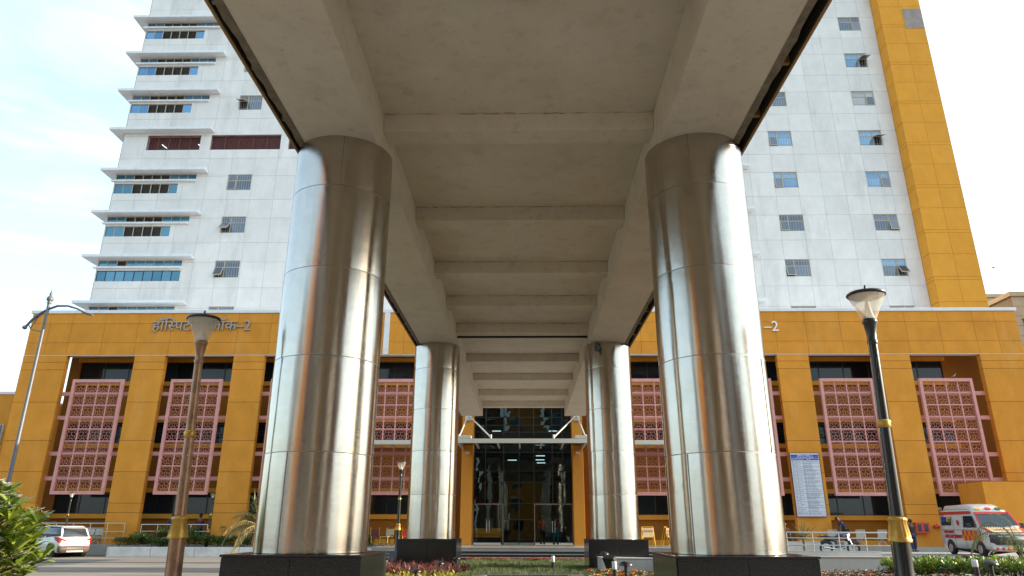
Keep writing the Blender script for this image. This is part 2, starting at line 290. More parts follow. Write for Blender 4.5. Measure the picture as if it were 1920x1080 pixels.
M['grassm'] = leaf_mat('grass_blade', (.05, .08, .025), (.15, .19, .07), .6)
M['croton'] = leaf_mat('yellow_croton_leaf', (.16, .20, .02), (.55, .48, .06))
M['cordy'] = leaf_mat('red_cordyline_leaf', (.05, .018, .016), (.25, .09, .07), .4)
M['palm'] = leaf_mat('palm_leaf', (.05, .08, .03), (.18, .20, .08))
M['sunpalm'] = leaf_mat('sunlit_palm_leaf', (.10, .10, .03), (.48, .36, .14))  # golden tone puts sunlight into the leaf colour
M['flo_o'] = mat('orange_petal', (.75, .25, .02), .6, var=.1); M['flo_r'] = mat('red_petal', (.62, .05, .04), .6, var=.1)
M['flo_p'] = mat('pink_petal', (.68, .33, .32), .6, var=.1); M['flo_y'] = mat('yellow_petal', (.8, .5, .04), .6, var=.1)
M['bark'] = mat('grey_bark', (.16, .12, .09), .9, var=.3, scale=8, bump=.5)
M['carwhite'] = mat('white_car_paint', (.62, .62, .60), .25, var=.02, coat=.5)
M['carglass'] = mat('dark_car_glass', (.03, .04, .05), .04, var=.1, spec=.8)
M['plastic'] = mat('black_plastic', (.03, .03, .033), .55, var=.1)
M['tyre'] = mat('tyre_rubber', (.022, .022, .022), .85, var=.2)
M['rim'] = mat('alloy_rim', (.55, .55, .56), .25, metal=.9, var=.05)
M['redlight'] = mat('red_lamp_lens', (.42, .006, .008), .25, var=.05)
M['clearlight'] = mat('clear_lamp_lens', (.75, .78, .8), .1, var=.05, coat=.6)
M['plate'] = mat('number_plate', (.75, .72, .6), .5, var=.02); M['yplate'] = mat('yellow_plate', (.75, .45, .03), .5, var=.02)
M['red'] = mat('red_paint', (.60, .03, .02), .35, var=.08); M['yellow'] = mat('yellow_paint', (.75, .42, .03), .45, var=.08)
M['orangeR'] = mat('orange_vinyl', (.75, .28, .02), .4, var=.05); M['cream_vinyl'] = mat('cream_vinyl', (.75, .55, .30), .4, var=.03)
M['blue'] = mat('blue_print', (.02, .05, .35), .4, var=.05); M['boardwhite'] = mat('sign_board_white', (.62, .64, .72), .4, var=.03)
M['print'] = mat('grey_print', (.10, .11, .18), .6, var=.05); M['redprint'] = mat('red_print', (.45, .02, .03), .6, var=.05)
M['skin'] = mat('skin', (.16, .08, .05), .6, var=.05); M['hair'] = mat('black_hair', (.01, .009, .008), .5, var=.1)
M['navy'] = mat('navy_cloth', (.04, .04, .12), .9, var=.15); M['trouser'] = mat('dark_trousers', (.03, .03, .035), .9, var=.15)
M['redcloth'] = mat('red_cloth', (.55, .05, .04), .9, var=.1); M['teal'] = mat('teal_cloth', (.03, .22, .28), .9, var=.1)
M['maroon'] = mat('maroon_cloth', (.12, .03, .035), .9, var=.1)
M['tan'] = mat('tan_tile_wall', (.42, .34, .23), .8, var=.1, scale=1, obj=.04); M['tan_joint'] = mat('tan_joint', (.22, .18, .12), .9, var=.1)
M['bwhite'] = mat('reflection_white_wall', (.6, .6, .58), .8, var=.1); M['bbrown'] = mat('reflection_brown_wall', (.20, .10, .045), .8, var=.1)

def mattext(body, name, size, loc, rot, material, parent=None, ext=.01, align='CENTER', sx=1, fat=0):
    c = bpy.data.curves.new(name, 'FONT'); c.body = body; c.size = size; c.extrude = ext; c.align_x = align; c.align_y = 'CENTER'; c.materials.append(material); c.resolution_u = 3; c.offset = fat
    o = bpy.data.objects.new(name, c); col.objects.link(o); o.location = loc; o.rotation_euler = rot; o.scale = (sx, 1, 1)
    bpy.context.view_layer.update()
    me = bpy.data.meshes.new_from_object(o.evaluated_get(bpy.context.evaluated_depsgraph_get())); me.name = name
    q = bpy.data.objects.new(name, me); col.objects.link(q); q.location = loc; q.rotation_euler = rot; q.scale = (sx, 1, 1)
    bpy.data.objects.remove(o); bpy.data.curves.remove(c)
    if parent: q.parent = parent
    return q

# ------------------------------------------------------------------ ground and roads
def sheet(name, pts, z, m_):
    o = MB().add([(x, y, z) for x, y in pts], [tuple(range(len(pts)))]).build(name, m_); tag(o, kind='structure'); return o
sheet('ground', [(-600, -500), (600, -500), (600, 900), (-600, 900)], -.02, M['ground'])
sheet('road', [(-90, -12), (90, -12), (90, 38.2), (-90, 38.2)], 0, M['road'])
sheet('road_edge', [(-90, 38.2), (-9, 38.2), (-9, 41.2), (-90, 41.2)], 0, M['road'])
sheet('road_shadow_band', [(-90, 27.4), (-2.4, 27.4), (-2.4, 30.6), (-90, 30.9)], .004, M['roadshadow']); sheet('road_shadow_band', [(-90, 34.2), (-2.4, 34.4), (-2.4, 35.3), (-90, 35.1)], .004, M['roadshadow'])  # cast shadow bands painted on the road as dark sheets
fc = MB().prism([(12.2, 24.5), (60, 24.5), (60, 43), (12.2, 43)], 0, .38).build('forecourt', M['paver']); tag(fc, kind='structure')
fc = MB().prism([(60, 24.5), (60, 80), (33, 80), (33, 43)], 0, .38); fc = fc.build('forecourt_side', M['paver']); tag(fc, kind='structure')

# ------------------------------------------------------------------ panel grids
def cuts(a0, a1, holes):
    s = {a0, a1}
    for h in holes:
        for v in h: 
            if a0 < v < a1: s.add(v)
    return sorted(s)
def panels(parent, xs, zs, y, holes, m_, name='wall_panel', gap=.009, dep=.022, skip=None):
    for i in range(len(xs) - 1):
        for j in range(len(zs) - 1):
            x0, x1, z0, z1 = xs[i] + gap, xs[i + 1] - gap, zs[j] + gap, zs[j + 1] - gap
            if skip and skip(x0, x1, z0, z1): continue
            hs = [h for h in holes if h[0] < x1 and h[1] > x0 and h[2] < z1 and h[3] > z0]
            b = MB(); X = cuts(x0, x1, [h[:2] for h in hs]); Z = cuts(z0, z1, [h[2:] for h in hs])
            for a in range(len(X) - 1):
                for c in range(len(Z) - 1):
                    cx, cz = (X[a] + X[a + 1]) / 2, (Z[c] + Z[c + 1]) / 2
                    if any(h[0] < cx < h[1] and h[2] < cz < h[3] for h in hs): continue
                    b.box(X[a], X[a + 1], y, y + dep, Z[c], Z[c + 1])
            if b.f: b.build(name, m_, parent)
def wall_with_holes(parent, x0, x1, z0, z1, y, th, holes, m_, name='wall'):
    b = MB(); X = cuts(x0, x1, [h[:2] for h in holes]); Z = cuts(z0, z1, [h[2:] for h in holes])
    for a in range(len(X) - 1):
        for c in range(len(Z) - 1):
            cx, cz = (X[a] + X[a + 1]) / 2, (Z[c] + Z[c + 1]) / 2
            if any(h[0] < cx < h[1] and h[2] < cz < h[3] for h in holes): continue
            b.box(X[a], X[a + 1], y, y + th, Z[c], Z[c + 1])
    return b.build(name, m_, parent)

# ------------------------------------------------------------------ hospital tower
TW = thing('hospital_tower', 'tall white hospital tower with an orange corner fin rising behind the podium', 'building', (0, 53, 15))
def T(o): o.location.y -= 53; o.location.z -= 15; return o       # parts are written in world coordinates
TOPZ = 62.0
wins = []
for k in range(8):
    z1 = 18.2 + 3.95 * k + .0
    wins.append((20.97, 22.95, z1 - 1.48, z1, 'L', k)); wins.append((28.68, 30.62, z1 - 1.48, z1, 'R', k))
    if k != 4: wins.append((-25.36, -23.3, z1 - 1.48 + .1, z1 + .1, 'L', k + 10))
ribs = []
for k in range(8):
    t = 18.65 + 3.96 * k
    if k == 4: ribs += [(-32.96, -28.25, t - 1.92, t - .45), (-27.35, -21.2, t - 1.92, t - .45), (-20.5, -16, t - 1.92, t - .45)]
    else: ribs += [(-35.1 + .02, -28.1, t - .8, t - .3), (-35.1 + .02, -28.1 if k < 2 else -29.58, t - 2.13, t - 1.2)]
holes = [h[:4] for h in wins] + ribs
zs = []
z = 14.3
zr = [14.2, 15.9, 18.12 - .02]
zz = [18.15]
for k in range(11): zz += [zz[-1] + 1.72, zz[-1] + 3.95]
zs = [14.2, 15.93] + zz
zs = [q for q in zs if q < 60] + [60.0]
back = wall_with_holes(TW, -35.07, 31.9, 14.2, 60, 53.03, .4, holes, M['wgroove'], 'wall'); T(back)
xl = [-35.1 + 1.98 * i for i in range(11)]; xr = [13.15 + 1.955 * i for i in range(10)]
xr = [31.9 - .05 - 1.0 if i == 9 else q for i, q in enumerate(xr)]; xr = [13.15, 15.1, 17.06, 19.02, 20.97, 22.9, 24.87, 26.78, 28.65, 30.6, 31.88]
n0 = len(bpy.data.objects)
before = set(bpy.data.objects)
panels(TW, xl, zs, 53, holes, M['white'])
panels(TW, xr, zs, 53, holes, M['white'])
mid = MB().box(-15.3, 13.15, 53, 53.03, 14.2, 60); mid.build('central_wall', M['white'], TW)
MB().box(-35.1, 35.0, 53.43, 75, 14.2, 59.9).build('tower_body', M['white'], TW)
MB().box(-35.1, -35.06, 53, 53.43, 14.2, 60).build('corner_return', M['white'], TW)
MB().box(-35.4, 36, 52.6, 75.3, 60, 61).build('roof', M['ledge'], TW)
# orange fin
fz = [14.2, 16.1, 16.35, 18.15]
q = 18.15
fz = [14.2, 15.95, 16.22]
while q < 60: fz += [q, q + 1.8, q + 2.07]; q += 3.98
fz = [a for a in fz if a < 60] + [60]
MB().box(31.93, 35.6, 51.93, 60, 14.2, 60).build('fin_core', M['groove'], TW)
panels(TW, [31.9, 33.78, 35.63], fz, 51.9, [(33.9, 35.5, 42.15, 43.5)] * 0, M['orange'], name='fin_panel')
for j in range(len(fz) - 1): MB().box(31.9, 31.93, 51.94, 53.0, fz[j] + .02, fz[j + 1] - .02).build('fin_side_panel', M['orange'], TW)
MB().box(33.95, 35.58, 51.87, 51.898, 43.65, 45.75).build('patch_board', mat('weathered_grey_board', (.30, .25, .23), .8, var=.2, scale=2), TW, label='grey weathered patch near the top of the orange fin')
# ledges
for k in range(9):
    t = 18.65 + 3.96 * k
    b = MB(); b.box(-36.1, -27.15, 52.3, 53, t - .24, t); b.box(-36.1, -35.11, 53, 56, t - .24, t); b.build('sunshade_ledge', M['ledge'], TW, bevel=.02)
    b = MB(); b.box(12, 18.85, 52.3, 53, t - .24, t); b.build('sunshade_ledge', M['ledge'], TW, bevel=.02)
    if k != 4: MB().box(-35.3, -28.07, 52.78, 53, t - 1.05, t - .9).build('sunshade_ledge', M['ledge'], TW, bevel=.01)
# ribbon windows
def ribbon(x0, n, pw, z0, z1, louv, gm):
    fr = MB(); fr.box(x0, x0 + n * pw, 53.1, 53.14, z0, z0 + .04, 0); fr.box(x0, x0 + n * pw, 53.1, 53.14, z1 - .04, z1)
    for i in range(n + 1): fr.box(x0 + i * pw - .025 + (.025 if i == 0 else 0), x0 + i * pw + .025, 53.095, 53.145, z0 + .04, z1 - .04)
    f = fr.build('ribbon_window', M['alu'] if louv else M['mullion'], TW)
    for i in range(n):
        a, c = x0 + i * pw + .03, x0 + (i + 1) * pw - .03
        if i in louv:
            b = MB(); h = (z1 - z0 - .1); nn = max(4, int(h / .11))
            for j in range(nn):
                zc = z0 + .05 + (j + .5) * h / nn; b.add([(a, 53.08, zc - .03), (c, 53.08, zc - .03), (c, 53.16, zc + .03), (a, 53.16, zc + .03)], [(0, 1, 2, 3)])
            b.box(a, c, 53.2, 53.21, z0 + .03, z1 - .03); b.build('louver', M['louver'], f)
            fb = MB(); fb.box(a - .03, a + .03, 53.06, 53.09, z0, z1); fb.build('louver_post', M['alu'], f)
        else: MB().box(a, c, 53.12, 53.13, z0 + .03, z1 - .03).build('pane', gm, f)
for k in range(8):
    t = 18.65 + 3.96 * k
    if k == 4: continue
    if k < 2:
        ribbon(-35.08, 9, .775, t - .8, t - .3, (2,), M['tglass']); ribbon(-35.08, 9, .775, t - 2.13, t - 1.2, (), M['tglass'])
    else:
        g = M['tglass'] if k < 4 else M['bglass']
        ribbon(-35.08, 9, .775, t - .8, t - .3, (2, 3, 4, 5), g); ribbon(-35.08, 7, .785, t - 2.13, t - 1.2, (2, 3, 4, 5), g)
# service floor with red brown grilles
t = 18.65 + 3.96 * 4
for x0, x1, see in ((-32.96, -28.25, True), (-27.35, -21.2, False), (-20.5, -16, False)):
    b = MB(); n = int((x1 - x0) / .13)
    for i in range(n + 1): b.box(x0 + (x1 - x0) * i / n - .009, x0 + (x1 - x0) * i / n + .009, 53.16, 53.178, t - 1.92, t - .45)
    for i in range(6): 
        q = x0 + (x1 - x0) * i / 5; b.box(max(x0, q - .03), min(x1, q + .03), 53.13, 53.16, t - 1.92, t - .45)
    b.box(x0, x1, 53.12, 53.13, t - .52, t - .46); b.box(x0, x1, 53.12, 53.13, t - 1.91, t - 1.86)
    g = b.build('grille', M['redgrille'], TW)
    MB().box(x0, x1, 53.42 if see else 53.3, 53.43 if see else 53.31, t - 1.92, t - .45).build('backing', M['brownpanel'], g)
    if see:
        for xx in (x0 + 1.2, x1 - .3): MB().bar((xx, 53.3, t - 1.2), (xx + .45, 53.32, t - 1.55), .05, .05).build('fluorescent_tube', M['tube'], g)
# punched windows
wmesh = {}
def tower_window(x0, x1, z0, z1, side, k):
    W, H = x1 - x0, z1 - z0; f = MB(); fw = .06; y0, y1 = 53.07, 53.13
    f.box(x0, x1, y0, y1, z0, z0 + fw); f.box(x0, x1, y0, y1, z1 - fw, z1); f.box(x0, x0 + fw, y0, y1, z0 + fw, z1 - fw); f.box(x1 - fw, x1, y0, y1, z0 + fw, z1 - fw)
    mx = x0 + W * (.37 if side == 'L' else .62); mz = z1 - H * .38
    f.box(mx - .035, mx + .035, y0, y1, z0 + fw, z1 - fw); f.box(x0 + fw, mx - .035, y0 + .005, y1, mz - .03, mz + .03); f.box(mx + .035, x1 - fw, y0 + .005, y1, mz - .03, mz + .03)
    wf = f.build('window', M['alu'], TW)
    key = {('L', 4): 'wglass_blue', ('L', 3): 'wglass_blue', ('L', 2): 'wglass_grey', ('L', 1): 'wglass_grey', ('L', 5): 'wglass_grey', ('R', 6): 'wglass_blue', ('R', 5): 'wglass_pale', ('R', 4): 'wglass_blue', ('R', 3): 'wglass_blue', ('R', 2): 'wglass_grey', ('R', 1): 'wglass_grey'}.get((side, k), 'wglass_grey')
    if (side, k) == ('R', 4): key = 'wglass_pale'
    if (side, k) == ('R', 4): key = 'wglass_blue'
    rects = [(x0 + fw, mx - .035, mz + .03, z1 - fw), (mx + .035, x1 - fw, mz + .03, z1 - fw), (x0 + fw, mx - .035, z0 + fw, mz - .03), (mx + .035, x1 - fw, z0 + fw, mz - .03)]
    so = 2 if side == 'L' else 3
    for i, (a, b, c, d) in enumerate(rects):
        if i == so: continue
        kk = 'wglass_blue' if (i < 2 and (side, k) == ('R', 1)) else key
        MB().box(a, b, 53.1, 53.105, c, d).build('pane', M[kk], wf)
    b = MB(); n = int(W / .2)
    for i in range(1, n):
        q = x0 + W * i / n; b.box(q - .007, q + .007, 53.155, 53.167, z0 + .03, z1 - .03)
    for q in (.12, .88): b.box(x0 + .05, x1 - .05, 53.168, 53.176, z0 + H * q - .008, z0 + H * q + .008)
    # grille stands just outside the panes so its bars read
    bo = b.build('grille', M['bars'], wf); bo.location.y = -.095
    a, bb, c, d = rects[so]; s = MB(); w_ = .055
    hw, hh = (bb - a) / 2 + .02, (d - c) + .04
    s.box(-hw, hw, -.03, .02, -hh, -hh + w_); s.box(-hw, hw, -.03, .02, -w_, 0); s.box(-hw, -hw + w_, -.03, .02, -hh + w_, -w_); s.box(hw - w_, hw, -.03, .02, -hh + w_, -w_)
    s.box(-hw + w_, hw - w_, -.01, 0, -hh + w_, -w_, 1)
    so_ = s.build('sash', [M['alu'], M['wglass_grey']], wf, loc=((a + bb) / 2, 53.04, d + .02))
    ang = {('L', 1): .25, ('L', 2): .08, ('L', 3): .12, ('L', 4): .1, ('R', 6): 1.35, ('R', 4): 1.2, ('R', 1): .6, ('R', 3): .05, ('R', 2): .2, ('L', 11): .45, ('L', 12): .7, ('L', 13): .05, ('L', 15): 1.2}.get((side, k), 0)
    so_.rotation_euler = (-ang, 0, 0)
    MB().box(x0, x1, 53.33, 53.34, z0, z1).build('dark_room', M['dark'], wf)
for wv in wins:
    if wv[5] in (0, 10) or (wv[4] == 'L' and wv[5] in (6, 7, 17, 16)) or (wv[5] == 7): pass
    tower_window(*wv)
for o in set(bpy.data.objects) - before:
    if o.parent == TW: o.location = (o.location.x, o.location.y - 53, o.location.z - 15)

# ------------------------------------------------------------------ podium
PD = thing('hospital_podium', 'wide ochre hospital podium with tall pillars and recessed window bands', 'building', (0, 44, .6))
before = set(bpy.data.objects)
fzs = [12.17, 13.0, 14.3, 15.0]
fxs = [-32.75, -31.45, -29.98, -27.76, -25.52, -23.3, -21.1, -18.9, -16.7, -14.5, -12.3, -10.1, -7.9, -5.7, -3.5, -1.3, .9, 3.1, 5.3, 7.5, 9.7, 11.9, 14.1, 16.22, 18.18, 20.4, 22.6, 24.6, 26.75, 28.97, 30.37, 31.77]
MB().box(-32.72, 31.74, 44.03, 44.45, 12.2, 15).build('fascia_core', M['groove'], PD)
MB().box(-32.75, 31.77, 44.002, 44.5, 12.14, 12.169).build('fascia_soffit', M['ledge'], PD)
panels(PD, fxs, fzs, 44, [], M['ochre'], name='fascia_panel')
MB().box(-32.85, 31.87, 43.93, 45.2, 15.0, 15.22).build('coping', M['coping'], PD, bevel=.01)
pz = [.6, 2.4, 2.95, 4.8, 6.7, 9.1, 11.2, 11.7, 12.14]
pill = [(-32.75, -29.9), (-25.4, -23.4), (-18.9, -16.9), (-12.4, -10.4), (-5.9, -4.6), (4.0, 5.2), (9.6, 11.6), (16.1, 18.1), (22.6, 24.5), (28.95, 31.77)]
for a, b_ in pill:
    if a in (-5.9, 4.0): continue
    z00 = .36
    pc = MB().box(a + .03, b_ - .03, 44.03, 44.38, z00, 12.14).build('pillar', M['groove'], PD)
    zq = [z00] + pz[1:]
    for j in range(len(zq) - 1):
        c = MB(); z0, z1 = zq[j] + (.013 if j else 0), zq[j + 1] - .013
        c.add([(a, 44, z0), (b_, 44, z0), (b_, 44, z1), (a, 44, z1), (a, 44.38, z0), (b_, 44.38, z0), (b_, 44.38, z1), (a, 44.38, z1), (a + .03, 44.03, z0), (b_ - .03, 44.03, z0), (b_ - .03, 44.03, z1), (a + .03, 44.03, z1)],
              [(0, 1, 2, 3), (1, 5, 6, 2), (4, 0, 3, 7), (3, 2, 10, 11), (0, 8, 9, 1)])
        c.build('plaster_panel', M['ochre'], pc)
# body behind
MB().box(-31.2, 31.7, 46.6, 53, .4, 14.9).build('podium_body', M['dark'], PD)
MB().box(-32.7, 31.7, 44.5, 53.4, 14.6, 14.95).build('roof', M['coping'], PD)
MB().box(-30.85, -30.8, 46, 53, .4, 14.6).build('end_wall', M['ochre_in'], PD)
bays = [(-29.9, -25.4), (-23.4, -18.9), (-16.9, -12.4), (-10.4, -5.9), (5.2, 9.6), (11.6, 16.1), (18.1, 22.6), (24.5, 28.95)]
levels = [(10.78, 12.12), (6.72, 8.08), (2.36, 3.66)]
W0, W1 = -30.1, 27.6
hb = []
for z0, z1 in levels: hb += [(W0, -5.5, z0, z1), (4.9, W1, z0, z1)]
hb.append((-3.42, 3.05, .6, 12.3))
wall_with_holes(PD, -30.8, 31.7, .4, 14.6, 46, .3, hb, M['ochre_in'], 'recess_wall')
for z0, z1 in levels:
    for xa, xb in ((W0, -5.5), (4.9, W1)):
        n = int((xb - xa) / 1.62); s = (xb - xa) / n
        for q, (p0, p1) in (('ledge_band', (z1, z1 + .26)), ('ledge_band', (z0 - .28, z0))):
            MB().box(xa - .1, xb + .1, 45.78, 46, p0, p1).build(q, M['orange'], PD, bevel=.01)
        f = MB(); f.box(xa, xb, 46.08, 46.14, z0, z0 + .05); f.box(xa, xb, 46.08, 46.14, z1 - .05, z1)
        if z0 < 10 and z0 > 4: f.box(xa, xb, 46.08, 46.14, z0 + .8, z0 + .84)
        for i in range(n + 1): f.box(xa + i * s - .03, xa + i * s + .03, 46.07, 46.15, z0 + .05, z1 - .05)
        fo = f.build('window_band', M['mullion'], PD)
        for i in range(n):
            MB().box(xa + i * s + .03, xa + (i + 1) * s - .03, 46.1, 46.11, z0 + .05, z1 - .05).build('pane', M['dglass'], fo)
        if 4 < z0 < 10:      # black ornamental railing behind the screens
            g = MB(); L_ = int((xb - xa) / .42)
            for i in range(L_):
                x = xa + i * .42
                g.bar((x, 45.9, z0 + .05), (x + .42, 45.9, z0 + .62), .02, .02); g.bar((x + .42, 45.9, z0 + .05), (x, 45.9, z0 + .62), .02, .02); g.bar((x + .21, 45.9, z0 + .62), (x + .21, 45.9, z0 + 1.25), .02, .02); g.bar((x, 45.9, z0 + 1.25), (x + .42, 45.9, z0 + .62), .015, .015)
            for q in (.05, .62, 1.25): g.box(xa, xb, 45.89, 45.91, z0 + q - .02, z0 + q + .02)
            g.build('ornamental_railing', M['black'], PD)
# low panel framing under the ground floor windows
for a, b_ in bays:
    c = MB(); c.box(a, b_, 45.92, 46, .6, .9); c.build('dado', M['orange'], PD)
# pink support rails across each bay
for a, b_ in bays:
    for z in (9.57, 8.04, 5.8, 4.3): MB().box(a, b_, 44.32, 44.5, z, z + .24).build('support_rail', M['pink'], PD, bevel=.01)
MB().box(-9.22, -8.87, 43.94, 44, 12.17, 15.0).build('vertical_fin', M['coping'], PD)
# portal
for a, b_ in ((-4.02, -3.32), (2.95, 3.62)):
    MB().box(a, b_, 45.0, 46, .6, 12.14).build('portal_pillar', M['portal'], PD, bevel=.01)
for a, b_ in ((-5.9, -4.6), (4.2, 5.2)): 
    for j in range(8): MB().box(a, b_, 45.4, 46, .6 + j * 1.44 + .01, .6 + (j + 1) * 1.44 - .01).build('side_pier_block', M['ochre'], PD)
for o in set(bpy.data.objects) - before:
    if o.parent == PD: o.location = (o.location.x, o.location.y - 44, o.location.z - .6)
# curtain wall
CW = thing('glass_curtain_wall', 'dark glass entrance wall between two bright orange portal pillars', 'glass wall', (-.2, 46.1, .6))
px = [-3.32, -2.57, -1.4, -.42, .53, 1.72, 2.39, 2.95]; pzz = [.6, 2.08, 3.04, 4.3, 5.02, 6.2, 6.86, 7.48, 7.92, 8.44, 9.6, 10.8, 12.14]
f = MB()
for x in px[1:-1]: f.box(x - .03, x + .03, 46.03, 46.15, 3.04 if x not in (-1.4, -.42, .53) else .6, 12.14)
for z in pzz[1:-1]:
    if z < 3.0: f.box(-1.37, -.45, 46.05, 46.13, z - .025, z + .025); f.box(-.39, .5, 46.05, 46.13, z - .025, z + .025)
    else:
        for i in range(len(px) - 1): f.box(px[i] + .03, px[i + 1] - .03, 46.05, 46.13, z - .025, z + .025)
fo = f.build('mullion_frame', M['mullion'], CW); 
for i in range(len(px) - 1):
    for j in range(len(pzz) - 1):
        a, b_, c, d = px[i], px[i + 1], pzz[j], pzz[j + 1]
        if d <= 3.05 and not (-1.41 < a < .52): continue
        p = MB(); jx, jz = U(-.002, .002), U(-.002, .002)
        p.add([(a, 46.09 + jx, c), (b_, 46.09 - jx, c), (b_, 46.09 + jz, d), (a, 46.09 - jz, d)], [(0, 1, 2, 3)]); p.build('glass_pane', M['cglass'], CW)
for a, b_ in ((-3.32, -1.4), (.53, 2.95)):
    d = MB(); d.box(a, b_, 46.0, 46.08, 2.96, 3.03); d.box(a, a + .05, 46.0, 46.08, .62, 2.96); d.box(b_ - .05, b_, 46.0, 46.08, .62, 2.96)
    do = d.build('door_frame', M['doorframe'], CW)
    m_ = (a + b_) / 2
    for q0, q1 in ((a + .05, m_), (m_, b_ - .05)): MB().add([(q0, 46.04, .63), (q1, 46.04, .63), (q1, 46.04, 2.96), (q0, 46.04, 2.96)], [(0, 1, 2, 3)]).build('door_pane', M['doorglass'], do)
    for q in (m_ - .08, m_ + .08): MB().tube([(q, 45.99, 1.3), (q, 45.99, 2.0)], .015, 6).build('handle', M['silver'], do)
for o in CW.children: o.location = (o.location.x + .2, o.location.y - 46.1, o.location.z - .6)
# lobby behind the glass
LB = thing('entrance_lobby', 'dim lobby with ceiling tube lights seen through the entrance glass', 'lobby', (0, 49, .6))
bb = MB(); bb.box(-5.5, 5.0, 52.3, 52.4, 0, 12); bb.build('back_wall', M['inwall'], LB, loc=(0, -49, 0))
MB().box(-5.5, 5.0, 46.7, 52.3, 4.2, 4.5).build('mezzanine_floor', M['dark'], LB, loc=(0, -49, 0))
MB().box(-5.6, -5.5, 46.4, 52.4, 0, 12).build('side_wall', M['inwall'], LB, loc=(0, -49, 0)); MB().box(5.0, 5.1, 46.4, 52.4, 0, 12).build('side_wall', M['inwall'], LB, loc=(0, -49, 0))
for x, y, z in ((-.9, 48.6, 5.9), (1.0, 49.5, 6.0), (1.0, 48.2, 6.15), (1.1, 50.7, 5.9), (-2.0, 49, 7.9), (1.9, 49, 7.9)): MB().box(x - .3, x + .3, y - .04, y + .04, z, z + .05).build('ceiling_tube', M['tube'], LB, loc=(0, -49, -.6))
for x in (-2.6, 1.5, 2.3): MB().box(x - .3, x + .3, 52.2, 52.28, 1.0, 2.2).build('notice_board', M['boardwhite'], LB, loc=(0, -49, -.6))
# carve the lobby out of the dark body: body pieces left and right only
bd = [o for o in PD.children if o.name == 'podium_body'][0]; me = bpy.data.meshes.new('podium_body')
tmp = MB(); tmp.box(-30.8, -5.7, 46.6, 53, .4, 14.9); tmp.box(5.2, 31.7, 46.6, 53, .4, 14.9); tmp.box(-5.7, 5.2, 46.6, 53, 12.7, 14.9)
me.from_pydata(tmp.v, [], tmp.f); me.materials.append(M['dark']); bd.data = me

# ------------------------------------------------------------------ pink jali screens
def jali_cell(s):
    b = MB(); t = .020; c = Vector((0, 0, -s / 2))
    def P(r, a): return (c.x + r * math.cos(a), 0, c.z + r * math.sin(a))
    def seg(p, q): 
        q = [min(max(v, -s / 2), s / 2) for v in (q[0], q[2])]; p = [min(max(v, -s / 2), s / 2) for v in (p[0], p[2])]
        if abs(p[0] - q[0]) + abs(p[1] - q[1]) > .02: b.bar((p[0], 0, p[1]), (q[0], 0, q[1]), t, .022, up=(0, 1, 0))
    A = [PI * i / 5 for i in range(6)]
    r1, r2, r3 = .20 * s, .47 * s, .76 * s
    for i in range(5): seg(P(r1, A[i]), P(r1, A[i + 1])); 
    for i in range(1, 5): seg(P(r1, A[i]), P(r2, A[i]))
    for i in range(5):
        m_ = (A[i] + A[i + 1]) / 2; seg(P(r2, A[i]), P(r2 * 1.08, m_)); seg(P(r2 * 1.08, m_), P(r2, A[i + 1])); seg(P(r2 * 1.08, m_), P(r3, m_))
    for i in range(4):
        m0, m1 = (A[i] + A[i + 1]) / 2, (A[i + 1] + A[i + 2]) / 2; a = A[i + 1]; seg(P(r3, m0), P(r3 * 1.04, a)); seg(P(r3 * 1.04, a), P(r3, m1)); seg(P(r3 * 1.04, a), P(r3 * 1.8, a))
    b.bar((-s / 2, 0, s / 2 - .05), (s / 2, 0, s / 2 - .05), .022, .022, up=(0, 1, 0))
    return b
proto = None; SW, SH = 3.3, 7.1; cwid = (SW - .34) / 4; cht = (SH - .34) / 9
slabels = ['pink lattice screen on the left wing, nearest the free standing end pillar', 'pink lattice screen on the left wing partly crossed by the bronze lamp post', 'pink lattice screen behind the front left steel column', 'pink lattice screen between the two left steel columns', 'pink lattice screen between the two right steel columns', 'pink lattice screen hidden behind the front right steel column', 'pink lattice screen right of the white notice board, beside the black lamp post', 'pink lattice screen at the far right end above the ambulance']
for i, (cx) in enumerate((-27.42, -21.05, -14.6, -8.15, 7.4, 13.85, 20.2, 26.4)):
    if proto is None:
        S = thing('lattice_screen', slabels[0], 'lattice screen', (cx, 43.95, 7.0), 0, 'pink lattice screens on the podium'); proto = S
        f = MB(); y0, y1 = -.08, .12
        f.box(-SW / 2, SW / 2, y0, y1, -SH / 2, -SH / 2 + .2); f.box(-SW / 2, SW / 2, y0, y1, SH / 2 - .2, SH / 2); f.box(-SW / 2, -SW / 2 + .17, y0, y1, -SH / 2 + .2, SH / 2 - .2); f.box(SW / 2 - .17, SW / 2, y0, y1, -SH / 2 + .2, SH / 2 - .2)
        f.build('frame', M['pink'], S)
        f = MB()
        for k in range(1, 4): f.box(-SW / 2 + .17 + k * cwid - .035, -SW / 2 + .17 + k * cwid + .035, .01, .07, -SH / 2 + .2, SH / 2 - .2)
        f.build('upright', M['pink'], S); f = MB()
        for k in range(1, 9):
            for q in range(4): f.box(-SW / 2 + .17 + q * cwid + .035, -SW / 2 + .17 + (q + 1) * cwid - .035, .01, .07, -SH / 2 + .2 + k * cht - .035, -SH / 2 + .2 + k * cht + .035)
        f.build('crossbar', M['pink'], S)
        c0 = None
        for r in range(9):
            for q in range(4):
                loc = (-SW / 2 + .17 + (q + .5) * cwid, .04, -SH / 2 + .2 + (r + .5) * cht)
                if c0 is None:
                    c0 = jali_cell(.70).build('lattice_panel', M['terra'], S, loc=loc)
                else: share(c0, S, loc)
    else:
        S = clone(proto); S.location = (cx, 43.95, 7.0); S['label'] = slabels[i]
bpy.context.view_layer.update()

